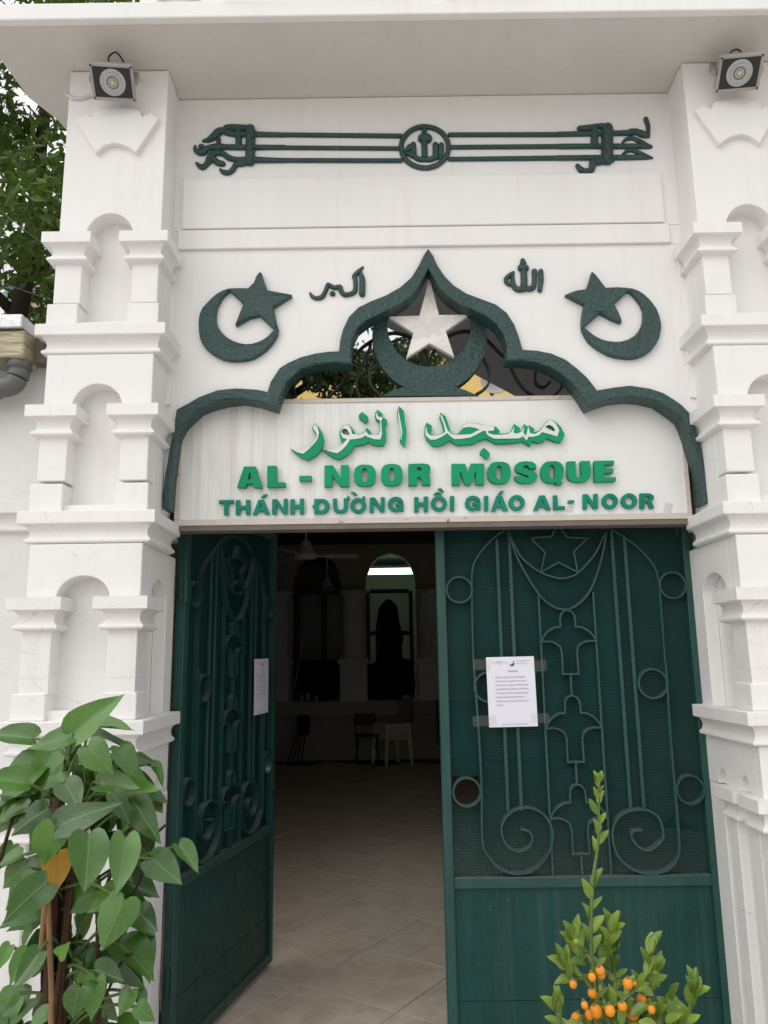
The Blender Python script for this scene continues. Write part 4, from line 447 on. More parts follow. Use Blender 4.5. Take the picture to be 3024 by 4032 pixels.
def frust(bm, x0, x1, yf, yb, levels, back=False):
    """rectangular moulding: levels (offset, z), offset pushes both sides and the front outwards"""
    rows = []
    for o, z in levels:
        rows.append([bm.verts.new(q) for q in ((x0 - o, yf - o, z), (x1 + o, yf - o, z), (x1 + o, yb + (o if back else 0), z), (x0 - o, yb + (o if back else 0), z))])
    for a, b_ in zip(rows, rows[1:]):
        for k in range(4): bm.faces.new((a[k], a[(k + 1) % 4], b_[(k + 1) % 4], b_[k]))
    bm.faces.new(rows[0]); bm.faces.new(list(reversed(rows[-1])))
    return bm

# ---------------------------------------------------------------- ground, floor
g = nb(); box(g, -60, 60, -60, 60, -0.3, -0.012)
tag(link('ground', g, 'pave'), kind='structure')
fl = tag(link('floor', box(nb(), -2.3, 3.3, 0.16, 9.9, -0.010, 0.0), 'grout'), kind='structure')
TS, ang = 0.575, R(-33.5)
ux, uy = Vector((math.cos(ang), math.sin(ang))), Vector((-math.sin(ang), math.cos(ang)))
org = Vector((0.025, 0.779))
tile_me = None
for i in range(-16, 17):
    for j in range(-12, 22):
        c = org + ux * TS * (i + 0.5) + uy * TS * (j + 0.5)
        if not ((-1.9 < c.x < 2.9 and 0.56 < c.y < 9.45) or (-0.6 < c.x < 1.1 and 0.0 < c.y < 0.9)): continue
        if tile_me is None:
            t = link('tile', box(nb(), -TS / 2 + 0.003, TS / 2 - 0.003, -TS / 2 + 0.003, TS / 2 - 0.003, -0.003, 0.006, 0.0015, 1), 'tile', fl); tile_me = t.data
        else:
            t = bpy.data.objects.new('tile', tile_me); COL.objects.link(t); t.parent = fl
        t.location = (c.x, c.y, random.uniform(-0.0006, 0.0006)); t.rotation_euler = (0, 0, ang + random.choice((0, 1, 2, 3)) * math.pi / 2)

# ---------------------------------------------------------------- gate wall with cusped arch
gw = thing('gate_wall', 'white plastered wall over the entrance with a cusped arched opening and panel mouldings', 'wall', (0.21, 0, 0))
OX = Vector((-0.21, 0, 0))
def wl_(name, bm, mat, parent=gw, smooth=False):
    xform(bm, Matrix.Translation(OX)); return link(name, bm, mat, parent, smooth)
zs2, zs1 = 3.424, 3.518
xl, xr = -0.95, 1.37
outl = [(xl, 2.19), (xl, zs2), (xr, zs2), (xr, 2.19)] + [(x, z) for x, z in reversed(ARCH_OUT)]
wl_('wall_face', poly(nb(), [outl], 0.0, 0.10), 'white')
wl_('string_course', box(nb(), -0.905, 1.295, -0.016, 0.10, zs2 + 0.001, zs1, 0.004), 'white')
wl_('upper_wall', box(nb(), xl, xr, -0.004, 0.10, zs1 + 0.001, 4.186), 'white')
for x0, x1 in ((xl, -0.907), (1.297, xr)): wl_('reveal_strip', box(nb(), x0, x1, -0.002, 0.10, zs2 + 0.001, zs1), 'white')
wl_('raised_panel', box(nb(), -0.888, 1.276, -0.022, 0.05, zs1 + 0.003, 3.768, 0.004), 'white')
wl_('edge_strip', box(nb(), xl, -0.908, -0.012, 0.05, 2.70, zs2 - 0.002, 0.003), 'white')
wl_('edge_strip', box(nb(), 1.322, xr, -0.012, 0.05, 2.70, zs2 - 0.002, 0.003), 'white')
wl_('arch_band', poly(nb(), [list(ARCH_OUT) + list(reversed(ARCH_IN))], -0.024, 0.070, 0.006), 'relief')
bk = link('jamb_masonry', box(nb(), 1.15, 1.16, 0.10, 0.22, 2.2, 2.75), 'mortar', gw)
for i in range(9):
    b_ = link('brick', box(nb(), 1.108, 1.149, 0.11 + 0.004 * (i % 2), 0.21, 2.205 + i * 0.06, 2.257 + i * 0.06, 0.004, 1), 'brick', gw)
for i in range(9):
    b_ = link('brick', box(nb(), -1.135, -1.094, 0.11 + 0.004 * (i % 2), 0.21, 2.205 + i * 0.06, 2.257 + i * 0.06, 0.004, 1), 'brick', gw)
# closure behind the sign, above the doors, and the soffit beam
wl_('lintel', box(nb(), -0.94, 1.37, 0.16, 0.33, 2.365, 2.73), 'mortar')

# ---------------------------------------------------------------- pillars
CAP = [(0.046, 0.0), (0.046, -0.046), (0.044, -0.048), (0.026, -0.050), (0.020, -0.054), (0.013, -0.064), (0.010, -0.076), (0.011, -0.088), (0.016, -0.097), (0.024, -0.103), (0.028, -0.109), (0.028, -0.115), (0.023, -0.120), (0.0, -0.126)]
LED = [(0.044, 0.0), (0.048, -0.003), (0.048, -0.047), (0.046, -0.050), (0.028, -0.052), (0.022, -0.057), (0.014, -0.068), (0.011, -0.080), (0.012, -0.092), (0.017, -0.101), (0.024, -0.106), (0.027, -0.112), (0.026, -0.118), (0.020, -0.122), (0.0, -0.126)]
def lv(prof, z, k=1.0): return [(o * k, z + d * k) for o, d in prof]
XI, XO = -0.925, -1.357
def pillar(mirror, label):
    t = thing('gate_pillar', label, 'pillar', (1.56 if mirror else -1.14, -0.05, 0), 0, 'tiered white pillars flanking the gate')
    def fin(name, bm, parent=t, sub=None):
        if mirror:
            xform(bm, Matrix(((-1, 0, 0, 0.42), (0, 1, 0, 0), (0, 0, 1, 0), (0, 0, 0, 1))))
            bmesh.ops.reverse_faces(bm, faces=bm.faces)
        xform(bm, Matrix.Translation(-t.location))
        return link(name, bm, 'white', parent)
    tiers = [(-0.19, 3.385, 4.186, 2.975, 0.11), (-0.22, 2.622, 2.8485, 2.194, 0.10), (-0.25, 1.862, 2.0675, 1.412, 0.082)]
    fin('core', box(nb(), XO + 0.006, XI - 0.002, -0.105, 0.34, 2.93, 4.186))
    fin('core', box(nb(), XO + 0.006, XI - 0.002, -0.135, 0.34, 2.15, 2.93))
    fin('core', box(nb(), XO + 0.006, XI - 0.055, -0.165, 0.34, 1.33, 2.15))
    fin('core', box(nb(), XO + 0.006, XI - 0.030, -0.225, 0.34, 0.0, 1.33))
    for k, (yf, zc, ztop, zl, rise) in enumerate(tiers):
        yb = (-0.105, -0.135, -0.165)[k]
        ax0, ax1 = -1.243, -1.043; axm = (ax0 + ax1) / 2
        arch = [(axm + (ax1 - ax0) / 2 * math.cos(a), zc + 0.0 + rise * math.sin(a)) for a in [math.pi * i / 18 for i in range(19)]]
        outline = [(XO, zc - 0.02), (XO, ztop), (XI, ztop), (XI, zc - 0.02), (ax1, zc - 0.02)] + arch + [(ax0, zc - 0.02)]
        fin('pier_block', poly(nb(), [outline], yf, yb, 0.004))
        if k == 2:      # side panel with its own small niche
            y0, y1 = -0.12, 0.105; ym = (y0 + y1) / 2
            sarch = [(ym + (y1 - y0) / 2 * math.cos(a), 1.862 + 0.085 * math.sin(a)) for a in [math.pi * i / 14 for i in range(15)]]
            so = [(yb + 0.001, 1.842), (yb + 0.001, ztop), (0.22, ztop), (0.22, 1.29), (y1, 1.29)] + sarch + [(y0, 1.842)]
            b_ = poly(nb(), [so], 0.0, 0.053, 0.003)
            xform(b_, Matrix(((0, -1, 0, XI), (1, 0, 0, 0), (0, 0, 1, 0), (0, 0, 0, 1)))); fin('side_block', b_)
        fl_z = zl + 0.034
        fin('niche_sill', box(nb(), -1.30, -0.98, yf + 0.014, yb, zl - 0.01, fl_z, 0.003))
        for s, (sx0, sx1) in enumerate(((-1.362, -1.250), (-1.040, -0.929))):
            side_deep = (k < 2 and s == 1)
            ybk = 0.03 if side_deep else (-0.13 if k == 2 and s == 1 else yb + 0.01)
            if s == 1 and k < 2: ybk = 0.0
            sh = fin('colonette', box(nb(), sx0, sx1, yf - 0.002, ybk if k == 2 else yb + 0.02, zc - 0.30, zc - 0.121, 0.004))
            fin('capital', frust(nb(), sx0, sx1, yf - 0.002, (-0.085 if k == 2 else -0.02) if s == 1 else yb + 0.02, lv(CAP, zc)), sh)
            fin('plinth', box(nb(), sx0 - (0.020 if s == 0 else 0.008), sx1 + (0.010 if s == 1 else -0.004), yf - 0.010, ybk if k == 2 else yb + 0.02, zl, zc - (0.305, 0.312, 0.352)[k], 0.004), sh)
            if k == 2:
                fin('shaft_foot', box(nb(), sx0 + 0.001, sx1 - 0.001, yf - 0.001, ybk - 0.001, zc - 0.36, zc - 0.29), sh)
        fin('ledge', frust(nb(), XO, XI, (yf - 0.026) + 0.022, (0.0, 0.10, 0.205)[k], lv(LED, zl)))
    # fluted base
    yf = -0.262
    zb = 1.10
    def notched(n_, half, rise, lo, hi, ztop):
        out = [(lo, zb), (lo, ztop), (hi, ztop), (hi, zb)]
        for cx_ in sorted(n_, reverse=True):
            out += [(cx_ + half * math.cos(a), zb + 0.004 + rise * math.sin(a)) for a in [math.pi * i / 10 for i in range(11)]]
        return out
    fin('base_block', poly(nb(), [notched([-1.049, -1.231], 0.045, 0.062, XO, XI, 1.287)], yf, -0.225, 0.003))
    so = notched([0.075, -0.122], 0.044, 0.062, -0.224, 0.215, 1.287)
    b_ = poly(nb(), [so], 0.0, 0.031, 0.003); xform(b_, Matrix(((0, -1, 0, XI), (1, 0, 0, 0), (0, 0, 1, 0), (0, 0, 0, 1)))); fin('base_side_block', b_)
    for cx_ in (-1.322, -1.140):
        fin('flute', box(nb(), cx_ - 0.036, cx_ + 0.036, yf, -0.22, 0.10, 1.0, 0.004))
        fin('flute_capital', frust(nb(), cx_ - 0.036, cx_ + 0.036, yf, -0.22, lv(CAP, 1.108, 0.95)))
    fin('flute', box(nb(), -0.998, XI - 0.001, yf, -0.20, 0.10, 1.0, 0.004))
    fin('flute', box(nb(), -0.965, XI - 0.001, -0.198, -0.108, 0.10, 1.0, 0.004))
    fin('flute_capital', frust(nb(), -0.998, XI, yf, -0.148, lv(CAP, 1.108, 0.95)))
    fin('flute', box(nb(), -0.965, XI - 0.001, -0.017, 0.054, 0.10, 1.0, 0.004))
    fin('flute_capital', frust(nb(), -0.968, XI, -0.060, 0.022, lv(CAP, 1.108, 0.95), True))
    fin('base_jamb', box(nb(), -0.96, XI - 0.001, 0.092, 0.225, 0.0, 1.10, 0.004))
    fin('foot', box(nb(), XO - 0.02, XI + 0.012, yf - 0.015, 0.2, 0.0, 0.10, 0.005))
    b_ = poly(nb(), [[(x, z) for x, z in FAN_REL]], -0.215, -0.188, 0.004); fin('fan_relief', b_)
    return t
pillar(False, 'white tiered pillar left of the doors with niches and small columns, beside the climbing plant')
pillar(True, 'white tiered pillar right of the doors with niches and small columns, cut by the photo edge')

# ---------------------------------------------------------------- canopy slab
cn = thing('canopy', 'flat white concrete canopy slab with grey shaded underside over the entrance', 'canopy', (0.2, 0, 4.19))
def slab(bm, pts, z0, z1, bev=0.0):
    a = [bm.verts.new((x, y, z0)) for x, y in pts]; b_ = [bm.verts.new((x, y, z1)) for x, y in pts]
    bm.faces.new(a); bm.faces.new(b_)
    for i in range(len(pts)): bm.faces.new((a[i], a[(i + 1) % len(pts)], b_[(i + 1) % len(pts)], b_[i]))
    bmesh.ops.recalc_face_normals(bm, faces=bm.faces); return bm
sp = [(-1.66, -0.437), (3.3, -0.437), (3.3, 4.3), (1.40, 4.3), (-0.1, 2.35), (-1.30, 0.42), (-1.50, 0.24), (-1.53, 0.21), (-1.545, 0.12), (-1.60, 0.00), (-1.615, -0.03), (-1.63, -0.24)]
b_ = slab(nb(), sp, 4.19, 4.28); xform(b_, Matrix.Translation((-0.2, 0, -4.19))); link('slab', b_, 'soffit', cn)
b_ = box(nb(), -2.4, 3.3, -0.475, -0.438, 4.185, 4.262, 0.006); xform(b_, Matrix.Translation((-0.2, 0, -4.19))); link('fascia', b_, 'white', cn)

pr = thing('parapet', 'white parapet with a post and curved panel standing on the canopy edge', 'parapet', (0.2, -0.3, 4.28))
def par(name, bm, mat='white'): xform(bm, Matrix.Translation((-0.2, 0.3, -4.28))); return link(name, bm, mat, pr)
par('post', box(nb(), -0.98, -0.905, -0.44, -0.36, 4.281, 5.0, 0.006))
par('rail', box(nb(), -2.4, -0.98, -0.42, -0.37, 4.62, 4.70, 0.006))
par('panel', poly(nb(), [[(-0.905, 4.281), (-0.50, 4.281), (-0.46, 4.36), (-0.46, 5.0), (-0.905, 5.0)]], -0.37, -0.33, 0.004))
par('brace', flatbar(nb(), [(-0.90, 4.43), (-0.80, 4.40), (-0.70, 4.34), (-0.62, 4.281)], 0.045, -0.40, -0.36, False, 3))
for i in range(7): par('baluster', box(nb(), -0.44 + i * 0.028, -0.424 + i * 0.028, -0.40, -0.37, 4.281, 4.9, 0.003))
par('panel', box(nb(), -0.20, 3.2, -0.40, -0.34, 4.281, 5.0, 0.005))
def wire(name, pts, r, label, cat='cable', mat='black', per=5):
    return tag(link(name, tube(nb(), spline(pts, per), r, 6), mat, None, True), label, cat)
wire('cable', [(-0.62, -0.482, 4.268), (-0.5, -0.50, 4.285), (-0.30, -0.50, 4.30), (-0.1, -0.50, 4.305), (0.05, -0.49, 4.29), (0.13, -0.478, 4.266)], 0.004, 'thin black cable lying along the canopy edge above the left half')
wire('cable', [(0.28, -0.479, 4.262), (0.36, -0.50, 4.288), (0.52, -0.51, 4.30), (0.62, -0.50, 4.29), (0.70, -0.482, 4.28)], 0.004, 'short curved black cable on the canopy edge above the arch point')

# ---------------------------------------------------------------- floodlights
def floodlight(loc, nrm, upv, label, cable_pts):
    t = thing('floodlight', label, 'floodlight', loc, 0, 'floodlights under the canopy')
    n_ = Vector(nrm).normalized(); u = Vector(upv); u = (u - n_ * u.dot(n_)).normalized(); r = u.cross(n_)
    RM = Matrix((r, u, n_)).transposed().to_4x4()
    def f(name, bm, mat, parent=t, sm=False): xform(bm, RM); return link(name, bm, mat, parent, sm)
    s = 0.088; sv = 0.070
    f('housing', box(nb(), -s + 0.004, s - 0.004, -sv + 0.004, sv - 0.004, -0.05, 0.0, 0.006), 'grey_metal')
    b_ = nb()
    for x0, x1, y0, y1 in ((-s, s, sv - 0.012, sv), (-s, s, -sv, -sv + 0.012), (-s, -s + 0.012, -sv + 0.012, sv - 0.012), (s - 0.012, s, -sv + 0.012, sv - 0.012)):
        box(b_, x0, x1, y0, y1, 0.001, 0.012, 0.002, 1)
    f('bezel', b_, 'grey_metal')
    f('glass', box(nb(), -s + 0.0125, s - 0.0125, -sv + 0.0125, sv - 0.0125, 0.001, 0.005), 'lampglass')
    for r0, r1, z in ((0.052, 0.044, 0.0075), (0.036, 0.026, 0.009), (0.018, 0.012, 0.0095)):
        b_ = nb(); lathe(b_, [(r0, 0.0052), (r0, z), (r1, z), (r1, 0.0053)], 0, 0, 28); f('reflector', b_, 'reflector', t, False)
    b_ = nb(); lathe(b_, [(0.009, 0.006), (0.009, 0.0112), (0.004, 0.0118)], 0, 0, 16); f('led', b_, 'led')
    for sx in (-1, 1):
        for sy in (-1, 1):
            b_ = nb(); lathe(b_, [(0.004, 0.012), (0.004, 0.0135), (0.002, 0.014)], 0, 0, 8); xform(b_, Matrix.Translation((sx * (s - 0.008), sy * (sv - 0.008), 0))); f('screw', b_, 'black')
    b_ = nb()
    for sx in (-1, 1): box(b_, sx * (s + 0.005) - 0.003, sx * (s + 0.005) + 0.003, -0.012, 0.012, -0.14, -0.01)
    box(b_, -s - 0.005, s + 0.005, -0.012, 0.012, -0.146, -0.1405); f('bracket', b_, 'grey_metal')
    c = tube(nb(), spline(cable_pts, 5), 0.004, 6); link('cable', c, 'black', t, True)
    return t
floodlight((-1.118, -0.315, 4.025), (0.14, -0.60, -0.79), (0.10, -0.79, 0.60), 'grey floodlight with round reflector above the left pillar', [(-0.02, 0.01, 0.085), (-0.025, 0.0, 0.12), (0.005, -0.005, 0.14), (0.03, 0.0, 0.115), (0.045, 0.01, 0.085)])
floodlight((1.525, -0.315, 4.028), (-0.14, -0.60, -0.79), (-0.10, -0.79, 0.60), 'grey floodlight with round reflector above the right pillar', [(-0.035, 0.01, 0.085), (-0.02, 0.0, 0.105), (0.01, 0.0, 0.11), (0.03, 0.01, 0.085)])
tag(link('conduit', tube(nb(), spline([(-1.205, -0.215, 4.055), (-1.248, -0.197, 4.064), (-1.285, -0.196, 4.050), (-1.325, -0.196, 4.046), (-1.352, -0.192, 4.060), (-1.372, -0.17, 4.085), (-1.368, -0.15, 4.115), (-1.355, -0.12, 4.14)], 5), 0.009, 6), 'soffit', None, True), 'paint-covered cable wrapping the corner beside the left floodlight', 'cable')

# ---------------------------------------------------------------- relief lettering and emblems on the wall
def relief_strokes(name, data, yb, depth, label, cat):
    t = thing(name, label, cat, (data[0][0][0], yb, data[0][0][1]))
    for s in data:
        b_ = stroke(nb(), s, yb, depth); xform(b_, Matrix.Translation(-t.location)); link('letter_stroke', b_, 'relief', t, True)
    return t
relief_strokes('calligraphy_band', BAND, -0.006, 0.030, 'dark green relief band of three bars with a central ring, under the canopy', 'relief')
relief_strokes('calligraphy_word', AKBAR, -0.002, 0.026, 'small dark green relief word left of the arch point', 'relief')
relief_strokes('calligraphy_word', ALLAH, -0.002, 0.026, 'small dark green relief word right of the arch point', 'relief')
for data, label in ((CRES_L, 'dark green crescent and star relief on the wall left of the arch'), (CRES_R, 'dark green crescent and star relief on the wall right of the arch')):
    t = thing('crescent_relief', label, 'emblem', (data[0][0][0], 0, data[0][0][1]), 0, 'crescent and star reliefs beside the arch')
    for nm, pl, yy in (('crescent', data[0], -0.026), ('star', data[1], -0.029)):
        b_ = poly(nb(), [pl], yy, 0.001, 0.006); xform(b_, Matrix.Translation(-t.location)); link(nm, b_, 'relief', t)
em = thing('arch_emblem', 'white star set in a dark green upright crescent in the arch opening above the sign', 'emblem', (0.21, 0.09, 2.746))
def eml(nm, b_, mt): xform(b_, Matrix.Translation(-em.location)); return link(nm, b_, mt, em)
eml('crescent', poly(nb(), [CRES_C], 0.078, 0.125, 0.004), 'relief')
eml('pedestal', poly(nb(), [PED], 0.072, 0.128, 0.004), 'relief')
eml('star', poly(nb(), [STAR], 0.052, 0.079, 0.003), 'concrete')
gr = thing('scroll_grille', 'black wrought iron scrolls in the arch opening behind the star', 'grille', (0.21, 0.16, 2.746))
for s in GRILLE:
    b_ = flatbar(nb(), s, 0.010, 0.150, 0.172, False, 4); xform(b_, Matrix.Translation(-gr.location)); link('scroll', b_, 'blackiron', gr, False)

# ---------------------------------------------------------------- sign
sg = thing('mosque_sign', 'weathered white sign board with green raised letters over the doorway', 'sign', (0.21, 0.08, 2.19))
def sgl(nm, b_, mt, parent=None, lab=None):
    xform(b_, Matrix.Translation(-sg.location)); o = link(nm, b_, mt, parent or sg)
    return o
SX0, SX1, SZ0, SZ1 = -0.899, 1.318, 2.188, 2.748
sgl('board', box(nb(), SX0 + 0.004, SX1 - 0.004, 0.078, 0.125, SZ0 + 0.004, SZ1 - 0.003), 'sign')
sgl('frame_rail', box(nb(), SX0, SX1, 0.072, 0.13, SZ0, SZ0 + 0.026, 0.002), 'rust')
sgl('frame_rail', box(nb(), SX0, SX1, 0.072, 0.13, SZ1 - 0.019, SZ1, 0.002), 'rust')
sgl('frame_stile', box(nb(), SX0, SX0 + 0.024, 0.0725, 0.129, SZ0 + 0.0265, SZ1 - 0.0195, 0.002), 'rust')
sgl('frame_stile', box(nb(), SX1 - 0.020, SX1, 0.0725, 0.129, SZ0 + 0.0265, SZ1 - 0.0195, 0.002), 'rust')
sgl('drip_edge', box(nb(), SX0 + 0.01, SX1 - 0.01, 0.076, 0.16, SZ0 - 0.022, SZ0 - 0.001), 'darkwood')
def letters(data, mat, y0, y1):
    for pieces in data:
        b_ = nb()
        for loops in pieces:
            p_ = poly(nb(), loops, y0, y1); me = bpy.data.meshes.new('tmp'); p_.to_mesh(me); p_.free(); b_.from_mesh(me); bpy.data.meshes.remove(me)
        sgl('letter', b_, mat)
letters(BIG, 'letter_a', 0.048, 0.078)
letters(SMALL, 'letter_b', 0.062, 0.078)
for nm, (green, white) in ARABIC.items():
    o = sgl('arabic_letter', poly(nb(), green, 0.052, 0.078), 'letter_a')
    if white: sgl('inlay', poly(nb(), white, 0.0490, 0.0518), 'letter_white', o)
for x, z, w, h in ((-0.342, 2.235, 0.014, 0.036), (0.775, 2.225, 0.042, 0.028), (1.195, 2.218, 0.045, 0.044)):
    sgl('tape_scrap', poly(nb(), [[(x, z), (x + w * 0.8, z - 0.004), (x + w, z + h * 0.8), (x + w * 0.3, z + h)]], 0.0765, 0.0775), 'tape')

# ---------------------------------------------------------------- doors
HX = 1.366
def door_leaf(loc, rz, sgn, label, panel_note):
    """sgn=-1: hinged on the right (local x runs to the left); +1: hinged on the left"""
    t = thing('door_leaf', label, 'door', loc, rz, 'green metal entrance doors')
    def fx(x): return (HX - x) * sgn
    def put(nm, b_, mt, parent=t, sm=False): return link(nm, b_, mt, parent, sm)
    def bx(x0, x1, y0, y1, z0, z1, bev=0.003):
        a, c = sorted((fx(x0), fx(x1))); return box(nb(), a, c, y0, y1, z0, z1, bev, 1)
    def q(pts): return [(fx(p[0]), p[1]) for p in pts]
    XL = 0.225; TOP = 2.345
    put('stile', bx(XL, XL + 0.041, -0.02, 0.025, 0.035, TOP), 'iron')
    put('stile', bx(HX - 0.046, HX, -0.02, 0.025, 0.035, TOP), 'iron')
    put('rail', bx(XL + 0.0415, HX - 0.0465, -0.019, 0.024, 0.690, 0.733), 'iron')
    put('rail', bx(XL + 0.0415, HX - 0.0465, -0.019, 0.024, TOP - 0.042, TOP - 0.001), 'iron')
    put('rail', bx(XL + 0.0415, HX - 0.0465, -0.019, 0.024, 0.036, 0.078), 'iron')
    put('lower_panel', bx(XL + 0.035, HX - 0.04, -0.004, 0.004, 0.270, 0.695, 0), 'panel')
    put('lower_panel', bx(XL + 0.035, HX - 0.04, -0.0055, 0.004, 0.06, 0.2685, 0), 'panel')
    # perforated sheet with the square latch hole beside the lower ring
    hx0, hx1, hz0, hz1 = 0.272, 0.385, 1.005, 1.125
    b_ = poly(nb(), [q([(XL + 0.02, 0.70), (HX - 0.02, 0.70), (HX - 0.02, TOP - 0.02), (XL + 0.02, TOP - 0.02)]), q([(hx0, hz0), (hx1, hz0), (hx1, hz1), (hx0, hz1)])], 0.0125, 0.0137)
    put('perforated_sheet', b_, 'mesh')
    y0, y1 = -0.012, 0.011
    for cx_, cz, r in ((0.325, 1.911, 0.056), (1.260, 1.917, 0.057), (1.140, 1.498, 0.061), (0.437, 1.493, 0.061), (0.329, 1.067, 0.057), (1.262, 1.064, 0.057)):
        put('ring', flatbar(nb(), q([(cx_ + r * math.cos(a), cz + r * math.sin(a)) for a in [2 * math.pi * i / 32 for i in range(32)]]), 0.0075, y0 - 0.010, y1, True), 'iron')
    arch = [(0.376, 1.602), (0.378, 1.80), (0.384, 1.984), (0.410, 2.055), (0.470, 2.125), (0.550, 2.182), (0.66, 2.235), (0.79, 2.252), (0.91, 2.232), (1.0, 2.178), (1.09, 2.115), (1.155, 2.05), (1.198, 1.972), (1.204, 1.80), (1.202, 1.59)]
    put('arch_bar', flatbar(nb(), q(arch), 0.0075, y0, y1, False, 4), 'iron')
    ya, yb_ = y0 - 0.008, y1
    put('scroll', flatbar(nb(), q([(0.376, 1.600)] + list(SCROLL_A)), 0.009, ya, yb_, False, 4), 'iron')
    put('scroll', flatbar(nb(), q([(1.202, 1.588)] + list(SCROLL_B)), 0.009, ya, yb_, False, 4), 'iron')
    for cxx, zt in ((0.500, 2.135), (0.556, 2.172), (1.012, 2.165), (1.068, 2.130)):
        put('bar', bx(cxx - 0.0078, cxx + 0.0078, -0.007, 0.009, 0.985, zt, 0.002), 'iron')
    for cxx in (0.672, 0.912): put('bar', bx(cxx - 0.0045, cxx + 0.0045, y0 + 0.002, 0.010, 0.733, 1.895, 0), 'iron')
    b_ = nb()
    for s in CRES_D: flatbar(b_, q(s), 0.0075, y0 - 0.006, y1, False, 3)
    put('crescent', b_, 'iron')
    put('star', flatbar(nb(), q(STAR_D), 0.0075, y0 - 0.002, y1), 'iron')
    for k in range(3):
        c, zt = 0.792, 1.816 - 0.3625 * k
        half = [(0.0, 0.0), (0.018, -0.006), (0.030, -0.022), (0.033, -0.045), (0.033, -0.072), (0.060, -0.075), (0.090, -0.092), (0.112, -0.118), (0.117, -0.135), (0.085, -0.133), (0.060, -0.140), (0.040, -0.155), (0.033, -0.180), (0.034, -0.273), (0.0, -0.273)]
        path = [(c + dx, zt + dz) for dx, dz in half] + [(c - dx, zt + dz) for dx, dz in reversed(half[1:-1])]
        o = put('cross_ornament', flatbar(nb(), q(path), 0.0075, y0 - 0.004, y1, True), 'iron')
        put('stem', bx(c - 0.0045, c + 0.0045, y0, 0.009, (zt - 0.3605) if k < 2 else 0.734, zt - 0.276, 0), 'iron', o)
    for zh in (1.93, 0.36):
        b_ = tube(nb(), [(sgn * -0.006, -0.022, zh - 0.055), (sgn * -0.006, -0.022, zh + 0.055)], 0.011, 10)
        box(b_, *(sorted((sgn * -0.03, sgn * 0.0))), -0.019, -0.012, zh - 0.05, zh + 0.045)
        put('hinge', b_, 'iron')
    return t
right_leaf = door_leaf((HX, 0.23, 0), 0, -1, 'closed green metal door leaf on the right with scrollwork, perforated sheet and crescent', '')
left_leaf = door_leaf((-0.898, 0.23, 0), R(77.5), 1, 'left green metal door leaf with scrollwork swung open into the hall', '')

